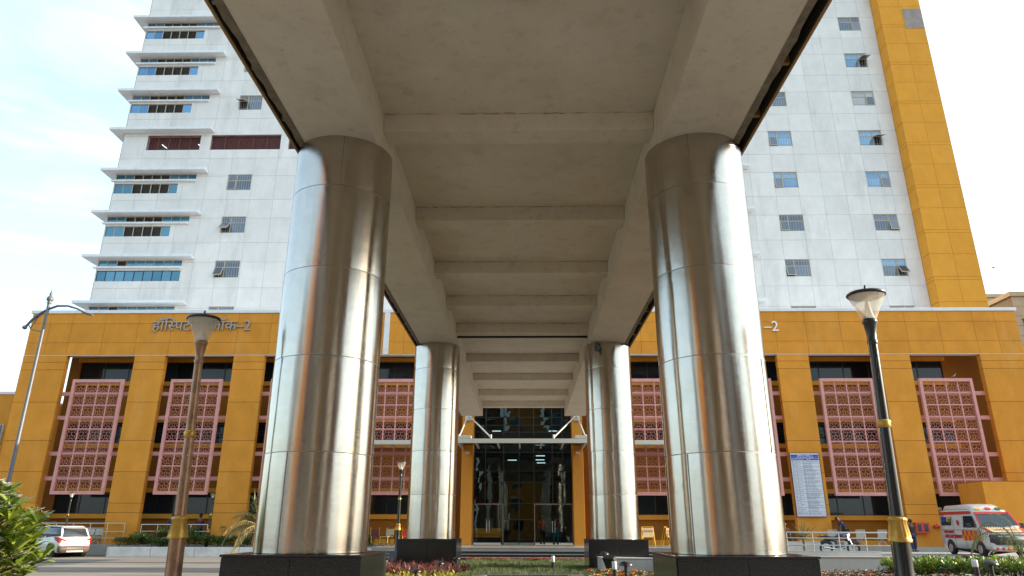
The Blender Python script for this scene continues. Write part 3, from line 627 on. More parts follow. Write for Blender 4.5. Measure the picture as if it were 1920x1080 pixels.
# ------------------------------------------------------------------ canopy
XC, WO, WI, ZS = -.101, 3.50, 2.2466, 7.40
CN = thing('entrance_canopy', 'long beige concrete entrance canopy on steel columns, seen from below', 'canopy', (XC, 20, ZS))
def cb(b, name, m_, bevel=0):
    o = b.build(name, m_, CN, loc=(-XC, -20, -ZS), bevel=bevel); return o
YA, YB, YC, YD = -14.0, 23.30, 23.42, 38.6
for s in (-1, 1):
    for y0, y1 in ((YA, YB), (YC, YD)):
        b = MB(); xa, xb = XC + s * WI, XC + s * WO; b.box(min(xa, xb), max(xa, xb), y0, y1, ZS, 8.55); cb(b, 'edge_beam', M['canopy'], .015)
beams = [-13.9, -9.8, -6.2, -3.0, .2, 3.3, 6.62, 10.12, 13.72, 17.0, 19.85, 22.85, 27.2, 30.95, 34.8, 38.15]
for y in beams:
    cb(MB().box(XC - WI, XC + WI, y, y + .45, 7.84, 8.18), 'cross_beam', M['canopy'], .012)
for y0, y1 in ((YA, YB), (YC, YD)): cb(MB().box(XC - WI, XC + WI, y0, y1, 8.16, 8.55), 'slab', M['canopy'])
cb(MB().box(XC - WO - .1, XC + WO + .1, YA, YD, 8.55, 8.62), 'roof_waterproofing', M['coping'])
cb(MB().box(XC - WI, XC + WI, YB + .01, YC, 7.80, 8.54), 'expansion_joint', M['blackgap'])
gl_ = MB()
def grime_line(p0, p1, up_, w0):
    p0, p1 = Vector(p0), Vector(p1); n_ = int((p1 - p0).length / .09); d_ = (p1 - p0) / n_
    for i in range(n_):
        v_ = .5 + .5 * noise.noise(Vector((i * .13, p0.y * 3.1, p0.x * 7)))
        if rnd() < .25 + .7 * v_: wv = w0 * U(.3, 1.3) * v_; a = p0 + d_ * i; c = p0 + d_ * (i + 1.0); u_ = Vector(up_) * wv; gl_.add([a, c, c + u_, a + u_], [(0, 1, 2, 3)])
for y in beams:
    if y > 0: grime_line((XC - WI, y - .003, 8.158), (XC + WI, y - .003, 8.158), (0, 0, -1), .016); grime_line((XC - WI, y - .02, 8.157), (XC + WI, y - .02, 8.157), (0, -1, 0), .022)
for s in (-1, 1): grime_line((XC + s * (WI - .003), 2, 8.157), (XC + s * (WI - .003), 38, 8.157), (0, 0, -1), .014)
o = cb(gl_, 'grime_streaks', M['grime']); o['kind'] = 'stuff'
# side fascia strips standing off the beams on brackets
for s, g0, g1 in ((-1, .05, .11), (1, .09, .17)):
    xa, xb = XC + s * (WO + g0), XC + s * (WO + g1)
    b = MB()
    b.box(min(XC + s * (WO + g1 - .035), XC + s * (WO + g1)), max(XC + s * (WO + g1 - .035), XC + s * (WO + g1)), YA, YD, 7.38, 8.75); cb(b, 'side_fascia', M['cope_metal'])
    b = MB(); xi_ = XC + s * (WO + g1 - .045); xj_ = XC + s * (WO + g1 - .036); b.box(min(xi_, xj_), max(xi_, xj_), YA, YD, 7.40, 7.6); b.box(min(XC + s * WO, xj_), max(XC + s * WO, xj_), YA, YD, 7.62, 7.64); cb(b, 'gap_lining', M['blackgap'])
    y = YA + .6
    while y < YD:
        if s > 0: cb(MB().box(XC + WO, XC + WO + .14, y, y + .06, 7.43, 7.56), 'bracket', M['cope_metal'])
        else: cb(MB().box(XC - WO - .08, XC - WO, y, y + .05, 7.43, 7.52), 'bracket', M['paintmetal'])
        y += 1.25
# ragged plaster edges beside the gaps
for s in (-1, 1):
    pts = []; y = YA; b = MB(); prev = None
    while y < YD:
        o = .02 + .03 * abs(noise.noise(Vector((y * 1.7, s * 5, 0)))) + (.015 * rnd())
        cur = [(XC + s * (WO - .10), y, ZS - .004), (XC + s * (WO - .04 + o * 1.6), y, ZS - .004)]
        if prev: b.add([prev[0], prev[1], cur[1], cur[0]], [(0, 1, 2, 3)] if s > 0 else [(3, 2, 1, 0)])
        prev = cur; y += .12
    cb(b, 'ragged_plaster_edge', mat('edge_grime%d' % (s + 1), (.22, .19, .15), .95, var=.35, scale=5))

# ------------------------------------------------------------------ steel columns
def make_column(loc, label):
    C = thing('steel_column', label, 'column', loc, 0, 'steel columns under the canopy')
    zs_ = [1.27, 2.56, 3.89, 5.22, 6.55, 7.42]; n = 128
    for k in range(5):
        b = MB(); v = []; z0, z1 = zs_[k], zs_[k + 1]; rows = 9
        for i in range(rows + 1):
            t_ = i / rows; z = z0 + .006 + (z1 - z0 - .012) * t_; pin = -.003 if i in (0, rows) else 0
            for j in range(n):
                a = 2 * PI * j / n; wv = .0042 * noise.noise(Vector((math.cos(a) * 2.1 + loc[0], math.sin(a) * 2.1 + loc[1], z * .22 + k * .35))) + .0012 * noise.noise(Vector((math.cos(a) * 8 + 5, math.sin(a) * 8, z * .9 + k * 3)))
                r = .768 + wv + pin; v.append((r * math.cos(a), r * math.sin(a), z))
        b.add(v, [(i * n + j, i * n + (j + 1) % n, (i + 1) * n + (j + 1) % n, (i + 1) * n + j) for i in range(rows) for j in range(n)], True)
        b.build('steel_sheet', M['steel'], C)
        va = (1.1 + k * 1.7 + loc[0]) % (2 * PI); b2 = MB(); b2.box(.766, .7735, -.006, .006, z0 + .01, z1 - .01); q_ = b2.build('vertical_seam', M['seam'], C); q_.rotation_euler = (0, 0, va)
        if k: MB().lathe([(.7635, z0 - .008), (.7635, z0 + .008)], 96).build('seam', M['seam'], C)
    a0 = 0.9
    pl = MB().box(-.87, .87, -.87, .87, -.6, 1.24).build('plinth', M['granite_joint'], C)
    for sx, sy in ((0, -1), (0, 1), (1, 0), (-1, 0)):
        for h in (-1, 1):
            for (q0, q1) in ((-.55, .44), (.45, 1.235)) if False else ((-.55, 1.235),):
                if sy: b = MB().box(min(0, h * .88) + .004, max(0, h * .88) - .004, sy * .88 - .012, sy * .88 + .012, q0, q1)
                else: b = MB().box(sx * .88 - .012, sx * .88 + .012, min(0, h * .86) + .004, max(0, h * .86) - .004, q0, q1)
                b.build('granite_slab', M['granite'], pl)
    MB().box(-.90, .90, -.90, .90, 1.24, 1.268).build('granite_cap', M['granite'], pl, bevel=.004)
    return C
cx = (WO + WI) / 2
make_column((XC - cx, 10.28, 0), 'front left brushed steel column, nearer to the bronze lamp post')
make_column((XC + cx, 10.28, 0), 'front right brushed steel column with the brightest sun glare')
make_column((XC - cx, 23.16, 0), 'far left brushed steel column beside the red leaved plants')
make_column((XC + cx, 23.16, 0), 'far right brushed steel column beside the yellow barricades')
make_column((XC - cx, -2.6, 0), 'steel column just behind the viewpoint on the left')
make_column((XC + cx, -2.6, 0), 'steel column just behind the viewpoint on the right')
# CCTV camera at a column top
cc = thing('security_camera', 'small grey security camera at the top of the far right column', 'camera', (2.35, 22.37, 7.2))
MB().tube([(0, 0, .18), (0, -.02, 0)], .05, 10).build('bracket', M['grey_steel'], cc); MB().tube([(0, -.02, .0), (-.02, -.18, -.12)], [.09, .08], 12).build('camera_body', M['grey_steel'], cc)

# ------------------------------------------------------------------ terrace and steps
tp = MB().prism([(-8.2, 39.4), (14.5, 39.4), (14.5, 43.0), (31.5, 43.0), (31.5, 46), (-30.8, 46), (-30.8, 43.6), (-8.2, 43.6)], .0, .6).build('terrace', M['terrace']); tag(tp, kind='structure')
st = thing('entrance_steps', 'dark granite steps with pale nosings below the entrance terrace', 'steps', (0, 38.2, 0))
for i in range(4):
    z = .6 - .15 * i; y = 39.4 - .32 * i
    s_ = MB().box(-8.2, 8.6, y - .32 - 38.2, y - 38.2 - .003, -.02, z - .15).build('step', M['stepdark'], st)
    MB().box(-8.2, 8.6, y - .34 - 38.2, y - .27 - 38.2, z - .178, z - .148).build('nosing', M['stepnose'], s_)
e = MB().box(-8.2, 8.6, 39.37 - 38.2, 39.398 - 38.2, .57, .603).build('top_nosing', M['stepnose'], st)
# awning
AW = thing('entrance_awning', 'cream steel awning on tie rods in front of the entrance portal', 'awning', (-.2, 42.5, 6.3))
def aw(b, n_, m_, bv=0): return b.build(n_, m_, AW, loc=(.2, -42.5, -6.3), bevel=bv)
aw(MB().box(-4.0, 3.6, 41.5, 41.6, 6.27, 6.52), 'front_beam', M['paintmetal'], .01); aw(MB().box(-4.0, -3.9, 41.6, 45.0, 6.27, 6.5), 'side_beam', M['paintmetal']); aw(MB().box(3.5, 3.6, 41.6, 45.0, 6.27, 6.5), 'side_beam', M['paintmetal'])
for i in range(5): aw(MB().box(-3.9 + 1.3 * (i + .5) - .04 + .3, -3.9 + 1.3 * (i + .5) + .04 + .3, 41.6, 45, 6.3, 6.45), 'rafter', M['paintmetal'])
aw(MB().box(-3.95, 3.55, 41.55, 45, 6.52, 6.54), 'glass_roof', M['cglass'])
for s, xp in ((-1, -3.64), (1, 3.26)):
    aw(MB().box(xp - .22, xp + .22, 44.85, 45.0, 8.05, 8.5), 'wall_plate', M['paintmetal'], .01)
    xi = xp - s * 1.6; xo = xp + s * .28
    for xe in (xi, xo):
        aw(MB().tube([(xp - s * (.1 if xe == xi else -.05), 44.8, 8.3), (xe, 41.8, 6.62)], .045, 8), 'tie_rod', M['paintmetal']); aw(MB().tube([(xe, 41.8, 6.78), (xe, 41.75, 6.52)], .06, 8), 'clevis', M['paintmetal'])
    aw(MB().box(xp - .35, xp + .45, 41.6, 42.1, 6.54, 6.72), 'junction_box', M['paintmetal'], .01)
    aw(MB().box(xp - .12, xp + .12, 44.7, 44.95, 5.95, 6.1), 'spot_lamp', M['paintmetal'])
for nm, xa, xb, lb in (('side_awning', -10.4, -5.9, 'cream steel awning beside the left half of the entrance, behind the steel columns'), ('side_awning', 5.2, 9.6, 'cream steel awning beside the right half of the entrance, behind the steel columns')):
    S = thing(nm, lb, 'awning', ((xa + xb) / 2, 42.5, 6.2), 0, 'side awnings')
    hw = (xb - xa) / 2
    MB().box(-hw - .3, hw + .3, -.95, -.85, 0, .22).build('front_beam', M['paintmetal'], S)
    for i in range(5): MB().box(-hw + i * hw / 2 - .04, -hw + i * hw / 2 + .04, -.85, 1.4, .02, .16).build('rafter', M['paintmetal'], S)
    MB().box(-hw - .25, hw + .25, -.9, 1.4, .22, .25).build('roof_sheet', M['paintmetal'], S)

# ------------------------------------------------------------------ lettering
rx = (PI / 2, 0, 0)
def letters(x, z, body, size, m_, name='sign_letter', sx=1, parent=None): return mattext(body, name, size, (x, 43.93, z), rx, m_, parent, ext=.04, sx=sx)
HS = thing('hindi_building_sign', 'steel Hindi letters on the left ochre fascia ending in -2', 'sign', (-21.2, 43.95, 14))
def bounds(t, size):
    o = mattext(t, 'probe', size, (0, 0, 0), (0, 0, 0), M['letter'], None, ext=0, align='LEFT'); xs = [v.co.x for v in o.data.vertices]; me = o.data
    r_ = (min(xs), max(xs)); bpy.data.objects.remove(o); bpy.data.meshes.remove(me); return r_
PAm = bounds('\u092a', 1.0)[1]
def advance(ch): return bounds(ch + '\u092a', 1.0)[1] - PAm
def hindi(word, size, width, x0, z, y, m_, parent, name, ext):
    """word: list of (glyph, keep) - keep < 1 trims the stem to give the half letter."""
    import bmesh
    adv = []
    for ch, keep in word: a = advance(ch) if ch != ' ' else .28; adv.append(a * keep)
    k = width / sum(adv) / size; x = x0
    for (ch, keep), a in zip(word, adv):
        if ch != ' ':
            o = mattext(ch, name, size, (x, y, z), rx, m_, parent, ext=ext, align='LEFT', sx=k)
            if keep < 1:
                bm = bmesh.new(); bm.from_mesh(o.data); bmesh.ops.bisect_plane(bm, geom=bm.verts[:] + bm.edges[:] + bm.faces[:], plane_co=(a * size, 0, 0), plane_no=(1, 0, 0), clear_outer=True); bm.to_mesh(o.data); bm.free()
        x += a * size * k
HW_ = [('\u0939', 1), ('\u0949', 1), ('\u093f', 1), ('\u0938', .68), ('\u092a', 1), ('\u091f', 1), ('\u0932', 1), (' ', 1), ('\u092c', .72), ('\u0932', 1), ('\u0949', 1), ('\u0915', 1), ('\u2013', 1), ('2', 1)]
hindi(HW_, .98, 6.55, -3.35, .10, -.02, M['letter'], HS, 'sign_letter', .04)
ES = thing('building_number_sign', 'white sign figures -2 on the right ochre fascia beside the front column', 'sign', (15.95, 43.95, 13.95))
o = letters(0, 0, '\u20132', .95, M['whiteletter'], parent=ES); o.location = (0, -.02, 0)

# ------------------------------------------------------------------ notice board
NB = thing('notice_board', 'tall white notice board with blue header and ruled rows on an ochre pillar', 'notice board', (16.97, 43.9, 4.1))
def nb(b, n_, m_): return b.build(n_, m_, NB)
HW, HH = .86, 1.83
nb(MB().box(-HW, HW, -.03, .05, -HH, HH), 'board', M['boardwhite']); 
fr = MB(); fr.box(-HW - .03, HW + .03, -.035, .06, HH, HH + .03); fr.box(-HW - .03, HW + .03, -.035, .06, -HH - .03, -HH); fr.box(-HW - .03, -HW, -.035, .06, -HH, HH); fr.box(HW, HW + .03, -.035, .06, -HH, HH); nb(fr, 'frame', M['maroon'])
def ly(p): return HH - (p - 130) / 800 * 2 * HH
for a, c in ((148, 178), (181, 197)): nb(MB().box(-HW + .03, HW - .03, -.037, -.031, ly(c), ly(a)), 'blue_header', M['blue'])
for a, c in ((0, .16), (.18, .41), (.43, 1)): nb(MB().box(-HW + .03 + a * 1.66, -HW + .03 + c * 1.66, -.037, -.031, ly(217), ly(202)), 'blue_header', M['blue'])
hindi(HW_, .13, .95, -.45, ly(166), -.04, M['whiteletter'], NB, 'header_letter', .002)
rows = [220, 258, 305, 350, 400, 450, 500, 550, 600, 645, 700, 750, 820, 875, 912]
g = MB(); pr = MB()
for r in rows: g.box(-HW + .03, HW - .03, -.034, -.031, ly(r) - .007, ly(r) + .007)
for a in (.17, .42): g.box(-HW + .03 + a * 1.66 - .007, -HW + .03 + a * 1.66 + .007, -.0345, -.0312, ly(912), ly(220))
nb(g, 'ruled_lines', M['print'])
def scribble(b, x0, x1, z, h):
    x = x0
    while x < x1:
        wd = min(U(.04, .14), x1 - x)
        b.box(x, x + wd, -.036, -.0335, z + h * .42, z + h * .5); q = x + .008
        while q < x + wd - .01:
            b.box(q, q + .010, -.036, -.0335, z - h * .4, z + h * .42)
            if rnd() < .6: b.box(q + .010, q + .020, -.036, -.0335, z + U(-.3, .1) * h, z + U(.12, .2) * h)
            q += .024
        x += wd + .025
for i in range(len(rows) - 1):
    z0, z1 = ly(rows[i + 1]), ly(rows[i]); nl = 4 if i in (11,) else 3 if i in (9,) else 1 if i in (0, 8, 13) else 2; h = .046
    for k in range(nl):
        z = z1 - (k + .5) * (z1 - z0) / nl; scribble(pr, -HW + .03 + .72, -HW + .03 + U(1.2, 1.6), z, h)
    scribble(pr, -HW + .06, -HW + .27, z1 - (z1 - z0) * .35, h); scribble(pr, -HW + .06, -HW + .22, z1 - (z1 - z0) * .7, h); scribble(pr, -HW + .34, -HW + U(.5, .68), z1 - (z1 - z0) * .5, h)
p = nb(pr, 'printed_text', M['print']); p['kind'] = 'stuff'
hd = MB(); scribble(hd, -.5, .55, ly(189), .04); scribble(hd, -.78, -.62, ly(209), .04); scribble(hd, -.42, -.25, ly(209), .04); scribble(hd, .1, .35, ly(209), .04); o = hd.build('header_small_text', M['whiteletter'], NB); o.location.y = -.006

# ------------------------------------------------------------------ lamps
def make_lamp(label, loc, pole, base_m, s=1, grp=None, name='post_lamp', lean=(0, 0)):
    T_ = thing(name, label, 'lamp', loc, 0, grp); T_.scale = (s, s, s); T_.rotation_euler = (lean[0], lean[1], 0)
    MB().lathe([(.15, 0), (.15, .05), (.112, .08), (.107, 1.3), (.105, 1.48)], 24).build('base_shaft', base_m, T_)
    MB().lathe([(.132, 1.47), (.137, 1.5), (.125, 1.52), (.122, 1.54), (.094, 1.70), (.106, 1.72), (.108, 1.745), (.088, 1.76)], 64, flute=lambda t, z: 1 + (.07 * abs(math.sin(t * 8)) if 1.54 <= z < 1.73 else 0)).build('collar', M['gold'], T_)
    MB().lathe([(.078, 1.77), (.066, 2.9), (.056, 3.98), (.056, 4.0)], 20).build('pole', pole, T_)
    MB().lathe([(.07, 2.84), (.085, 2.86), (.078, 2.89), (.088, 2.92), (.07, 2.94)], 20).build('ring', M['gold'], T_)
    MB().lathe([(.06, 3.93), (.066, 3.95), (.066, 3.98), (.057, 4.0), (.062, 4.08), (.082, 4.21), (.092, 4.225), (.095, 4.25), (.085, 4.275)], 24).build('neck', M['black'] if pole is not M['brownpole'] else M['brownpole'], T_)
    MB().lathe([(.088, 4.275), (.11, 4.33), (.15, 4.43), (.20, 4.54), (.235, 4.615)], 32).build('glass_shade', M['lampglass'], T_)
    MB().lathe([(.08, 4.28), (.055, 4.36), (.025, 4.50), (.0, 4.58)], 20).build('inner_cone', M['ledge'], T_)
    cp = MB().lathe([(.22, 4.60), (.245, 4.61), (.25, 4.625), (.235, 4.645), (.10, 4.675), (.0, 4.68)], 32).build('cap', M['black'], T_)
    MB().lathe([(.0, 4.598), (.222, 4.599)], 32).build('reflector', M['ledge'], T_)
    MB().lathe([(.012, 4.67), (.012, 4.70), (.02, 4.715), (.014, 4.73), (.012, 4.76), (.0, 4.77)], 10).build('finial', M['black'], T_)
    return T_
make_lamp('weathered bronze lamp post with glass head, left of the front steel column', (-4.69, 10, 0), M['brownpole'], M['brownpole'], .985, 'lamp posts', lean=(0, -.03))
make_lamp('black lamp post with gold collar and glass head, right of the notice board', (4.42, 8.95, 0), M['blackpole'], M['blackpole'], .985, 'lamp posts', lean=(0, .03))
make_lamp('small lamp post in front of the leftmost lattice screen, above the white car', (-25.4, 40.3, .25), M['blackpole'], M['blackpole'], .68, 'lamp posts')
make_lamp('small lamp post behind the hedge just right of the bronze lamp post', (-18.3, 42.3, .3), M['blackpole'], M['blackpole'], .68, 'lamp posts')
make_lamp('slender black lamp post between the two left steel columns', (-5.72, 33, .1), M['blackpole'], M['blackpole'], .94, 'lamp posts')
TL = thing('street_light', 'tall grey street light with one curved arm at the far left', 'street light', (-18.1, 25, 0))
MB().lathe([(.11, 0), (.11, 1), (.075, 1.1), (.055, 9.6)], 16).build('pole', M['grey_steel'], TL)
MB().lathe([(.05, 9.6), (.09, 9.64), (.05, 9.68), (.11, 9.74), (.12, 9.8), (.09, 9.88), (.04, 9.92), (.06, 9.98), (.02, 10.1), (0, 10.25)], 16).build('finial', M['grey_steel'], TL)
arc = [(-.68, 8.72), (-.5, 8.98), (-.25, 9.22), (0, 9.38), (.35, 9.52), (.75, 9.52), (1.15, 9.4), (1.45, 9.25)]
MB().tube([(x, 0, z) for x, z in arc], [.045] * 4 + [.042, .038, .034, .03], 10).build('arm', M['grey_steel'], TL)
b = MB(); b.bar((-.62, 0, 8.8), (-.45, 0, 8.6), .03, .03); b.bar((-.45, 0, 8.6), (-.02, 0, 8.5), .035, .035); b.bar((-.5, 0, 8.62), (-.25, 0, 9.2), .03, .03); b.bar((-.68, 0, 8.75), (-.1, 0, 9.25), .03, .03); b.build('brace', M['grey_steel'], TL)
MB().lathe([(0, -.09), (.07, -.05), (.09, 0), (.07, .05), (0, .09)], 12, c=(-.72, 0, 8.68)).build('ball', M['grey_steel'], TL)
MB().bar((1.38, 0, 9.26), (1.78, 0, 9.14), .16, .07).build('lamp_head', M['grey_steel'], TL, bevel=.02)

# ------------------------------------------------------------------ garden
gp = MB(); gp.prism([(-4.8, 9.0), (-1.35, 9.0), (-1.35, 18.75), (1.45, 18.75), (1.45, 9.0), (17.5, 9.0), (17.5, 21.9), (2.2, 21.9), (2.2, 28.4), (-2.3, 28.4), (-2.3, 22.2), (-4.8, 22.2)], -.01, .34)
gp = gp.build('garden_soil', M['soil']); tag(gp, kind='structure')
pit = sheet('basin_floor', [(-1.35, 4), (1.45, 4), (1.45, 18.75), (-1.35, 18.75)], .05, M['granite'])
gk = thing('granite_bed_kerb', 'grey granite kerb wall round the sunken basin in the middle', 'kerb', (0, 18.6, 0))
for n_, pts in (('kerb_stone', [(-1.5, 17.6), (-1.25, 17.4), (-.95, 18.55), (-1.1, 18.85)]), ('kerb_stone', [(-.95, 18.55), (.05, 18.6), (.05, 18.85), (-1.1, 18.85)]), ('kerb_stone', [(.06, 18.6), (1.05, 18.62), (1.3, 18.87), (.06, 18.85)]), ('kerb_stone', [(1.06, 18.6), (1.14, 15.0), (1.5, 15.0), (1.42, 19.4), (1.3, 18.9)]), ('kerb_stone', [(-1.5, 17.58), (-1.5, 13.5), (-1.25, 13.5), (-1.25, 17.38)])):
    q = MB().prism([(x, y - 18.6) for x, y in pts], 0, .50).build(n_, mat('kerb_granite', (.13, .125, .125), .35, var=.15, scale=15) if 'kerb_granite' not in bpy.data.materials else bpy.data.materials['kerb_granite'], gk, bevel=.01)

def leaf(b, p, d, ln, wd, droop=.3, segs=3, up=Vector((0, 0, 1)), mi=0, fold=.0, shape=(0, .85, 1, .55, 0)):
    d = Vector(d).normalized(); side = d.cross(up)
    if side.length < .05: side = Vector((1, 0, 0))
    side.normalize(); pts = []; cur = Vector(p); dd = d.copy()
    k = segs
    for i in range(k + 1):
        t = i / k; j = t * (len(shape) - 1); a = int(j); f_ = j - a; wv = shape[a] * (1 - f_) + (shape[min(a + 1, len(shape) - 1)]) * f_
        wv = max(wv, .08); pts.append((cur - side * wd / 2 * wv, cur + side * wd / 2 * wv)); cur = cur + dd * ln / k; dd = (dd - Vector((0, 0, droop / k))).normalized()
    v = [q for pr_ in pts for q in pr_]
    b.add(v, [(2 * i, 2 * i + 1, 2 * i + 3, 2 * i + 2) for i in range(k)], True, mi)
def rdir(lo=.1, hi=1.0):
    a = U(0, 2 * PI); z = U(lo, hi); r = math.sqrt(max(0, 1 - z * z)); return Vector((r * math.cos(a), r * math.sin(a), z))
def bush(b, c, rx_, ry_, rz_, n, ln, wd, mi=0, droop=.4, shell=.5):
    for i in range(n):
        d = rdir(-.5, 1); r = shell + (1 - shell) * rnd(); k = 1 + .25 * noise.noise(Vector((c[0] + d.x * 2, c[1] + d.y * 2, d.z * 2)))
        p = Vector((c[0] + d.x * rx_ * r * k, c[1] + d.y * ry_ * r * k, c[2] + d.z * rz_ * r * k))
        leaf(b, p, (d + rdir(-.3, 1) * .8), ln * U(.6, 1.2), wd * U(.7, 1.2), droop, 2, mi=mi, shape=(0, 1, 0))
def stuff(b, name, mats, label, cat):
    o = b.build(name, mats); return tag(o, label, cat, kind='stuff')
b = MB()     # lawn
for i in range(26000):
    x, y = U(-2.25, 2.15), U(18.95, 27.6); h = .08 + .12 * (.5 + noise.noise(Vector((x * 1.5, y * 1.5, 0)))) + .03 * rnd(); a = U(0, PI); dx, dy = math.cos(a) * .012, math.sin(a) * .012; lx, ly_ = U(-.05, .05), U(-.05, .05)
    b.add([(x - dx, y - dy, .34), (x + dx, y + dy, .34), (x + lx, y + ly_, .34 + h)], [(0, 1, 2)], False, 0)
stuff(b, 'grass', [M['grassm']], 'rough green lawn in the raised bed before the steps', 'grass')
def flowers(b, x0, x1, y0, y1, n, z0, h, mis, fs=.035, gl=.10, gw=.03, dens=10):
    for i in range(n):
        x, y = U(x0, x1), U(y0, y1); hh = h * (.55 + .6 * (noise.noise(Vector((x * 1.1, y * 1.1, 4))) * .5 + .5)) * U(.7, 1.1)
        for k in range(dens): leaf(b, (x + U(-.05, .05), y + U(-.05, .05), z0 + hh * rnd() * .85), rdir(.0, .9), gl * U(.7, 1.3), gw, .5, 2, mi=0, shape=(.3, 1, 0))
        if rnd() < .36:
            c = Vector((x, y, z0 + hh + .02)); mi = random.choice(mis); t = rdir(.3, 1) * .3
            for k in range(5):
                a = 2 * PI * k / 5 + U(0, 1); leaf(b, c, (math.cos(a) + t.x, math.sin(a) + t.y, .35 + t.z), fs * U(.8, 1.3), fs, .3, 2, mi=mi, shape=(.4, 1, .3))
b = MB(); flowers(b, -2.2, 2.2, 27.5, 28.3, 900, .34, .16, [1, 2, 2, 3], .05, .09, .03, 6)
stuff(b, 'flower_border', [M['hedge2'], M['flo_o'], M['flo_r'], M['flo_p']], 'low border of red and orange flowers at the foot of the entrance steps', 'flowers')
b = MB(); flowers(b, 1.55, 6.2, 13.0, 20.2, 2600, .34, .2, [1, 1, 1, 4, 2, 5], .055, .12, .03, 6)
stuff(b, 'marigold_bed', [M['hedge'], M['flo_o'], M['flo_r'], M['flo_p'], M['flo_y'], M['petal']], 'flower bed with orange and yellow blooms before the beige wall', 'flowers')
b = MB(); flowers(b, 6.4, 11.8, 15.2, 21.2, 3200, .34, .17, [3, 3, 3, 2, 3, 5, 1], .05, .12, .03, 6)
stuff(b, 'pink_flower_bed', [M['hedge'], M['flo_o'], M['flo_r'], M['flo_p'], M['flo_y'], M['petal']], 'bed of small pink flowers right of the front right column', 'flowers')
b = MB()     # red cordylines
for i in range(210):
    x, y = U(-4.6, -1.7), U(17.4, 21.9)
    if y > 21.9 and -3.9 < x < -2.0: continue
    h = U(.14, .30)
    for k in range(13): leaf(b, (x, y, .34 + h * U(.2, .6)), (U(-.6, .6), U(-.6, .6), U(.6, 1.2)), h * U(.7, 1.2), .05, .9, 4, shape=(.3, 1, .8, 0))
stuff(b, 'cordyline_bed', [M['cordy']], 'dark red strap leaved plants around the far left plinth', 'plants')
b = MB()
for i in range(800):
    x, y = U(-4.7, -1.55), U(11.6, 17.5); h = U(.15, .3)
    for k in range(9): leaf(b, (x + U(-.08, .08), y + U(-.08, .08), .34 + h * U(.4, 1)), rdir(.1, .9), .11, .05, .5, 2, shape=(.2, 1, 0))
stuff(b, 'croton_bed', [M['croton']], 'yellow green leafy ground plants beside the front left plinth', 'plants')
for (x0, x1, y0, y1, n, nm, lb) in ((9.6, 13.2, 19.4, 20.6, 190, 'hedge', 'yellow green hedge at bottom right, nearest the black lamp post'), (13.2, 17.2, 18.6, 20.6, 240, 'hedge', 'bright green hedge at bottom right in front of the ambulance')):
    b = MB()
    for i in range(n):
        x, y = U(x0, x1), U(y0, y1)
        bush(b, (x, y, .62 + U(-.05, .05)), .2, .2, .22, 42, .10, .055, mi=0 if rnd() < .8 else 1)
        b.bar((x, y, .34), (x + U(-.1, .1), y, .6), .015, .015, mi=2)
    stuff(b, nm, [M['hedge2'], M['frangi2'], M['bark']], lb, 'hedge')

# left planter with hedge in front of the podium
kb = thing('planter_wall', 'whitewashed low planter wall along the road on the left', 'planter', (-16, 41.2, 0))
for i in range(6): MB().box(-7.4 + i * 2.48 + .01, -7.4 + (i + 1) * 2.48 - .01, 0, .25, 0, .52).build('wall_segment', M['kerb'], kb, bevel=.02)
MB().box(-7.4, 7.4, .25, 2.1, 0, .44).build('soil', M['soil'], kb)
b = MB()
for i in range(620):
    x = U(-23.3, -8.8); h = .50 + .45 * noise.noise(Vector((x * .6, 0, 0))) + U(0, .25)
    if -25 < x < -22.6: h *= .8
    bush(b, (x, U(41.6, 42.9), .5 + h * .45), .28, .25, max(.12, h * .55), 34, .13, .06)
stuff(b, 'planter_hedge', [M['hedge']], 'long low dark green hedge growing in the whitewashed planter', 'hedge')
def topiary(x, y, balls, label):
    t = thing('topiary_shrub', label, 'shrub', (x, y, .44)); 
    MB().tube([(0, 0, 0), (0, 0, balls[-1][0])], .02, 6).build('stem', M['bark'], t)
    for z, r in balls: bb_ = MB(); bush(bb_, (0, 0, z), r, r, r, int(260 * r / .25), .06, .035, shell=.8); bb_.build('foliage', M['hedge'], t)
topiary(-17.35, 42.0, [(.35, .32), (.98, .2)], 'two tier ball topiary in front of the pillar, taller of the pair')
topiary(-16.2, 42.0, [(.3, .28), (.8, .13)], 'two tier ball topiary beside the front left column, shorter of the pair')
topiary(-22.1, 42.2, [(.4, .22), (.62, .25)], 'dark round shrub in the planter by the pipe')
for x, lb in ((-21.0, 'wispy tall shrub in the planter below the second lattice screen'), (-19.4, 'broad dark shrub in the planter beside the small lamp post')):
    t = thing('shrub', lb, 'shrub', (x, 42.4, .44)); bb_ = MB(); bush(bb_, (0, 0, .6), .6, .4, .55, 900, .12, .05, shell=.2); bb_.build('foliage', M['hedge'], t); MB().tube([(0, 0, 0), (0, 0, .5)], .03, 6).build('stem', M['bark'], t)

# palms
def frond(b, base, az_, ln, rise, droop, lw=.02, ll=.45, n=26, mi=0, fall=.8):
    p = Vector(base); d = Vector((math.cos(az_) * math.cos(rise), math.sin(az_) * math.cos(rise), math.sin(rise))); pts = [p.copy()]; N_ = n
    for i in range(N_):
        t = i / N_; d = (d - Vector((0, 0, droop / N_ * (1 + t)))).normalized(); p = p + d * ln / N_; pts.append(p.copy())
        if t > .12:
            sd = d.cross(Vector((0, 0, 1))).normalized(); l_ = ll * math.sin(PI * (t * .85 + .12)) * U(.85, 1.1)
            for s in (-1, 1): leaf(b, p, sd * s + d * .7 + Vector((0, 0, -.25 * fall)), l_, lw * 1.6, fall * 1.1, 3, mi=mi, shape=(.6, 1, .6, 0))
    b.tube(pts, [.02 * (1 - i / (N_ + 2)) + .004 for i in range(N_ + 1)], 5, mi=mi)
PL = thing('palm_plant', 'golden sunlit palm leaning out behind the front left column', 'palm', (-9.0, 25, 0))
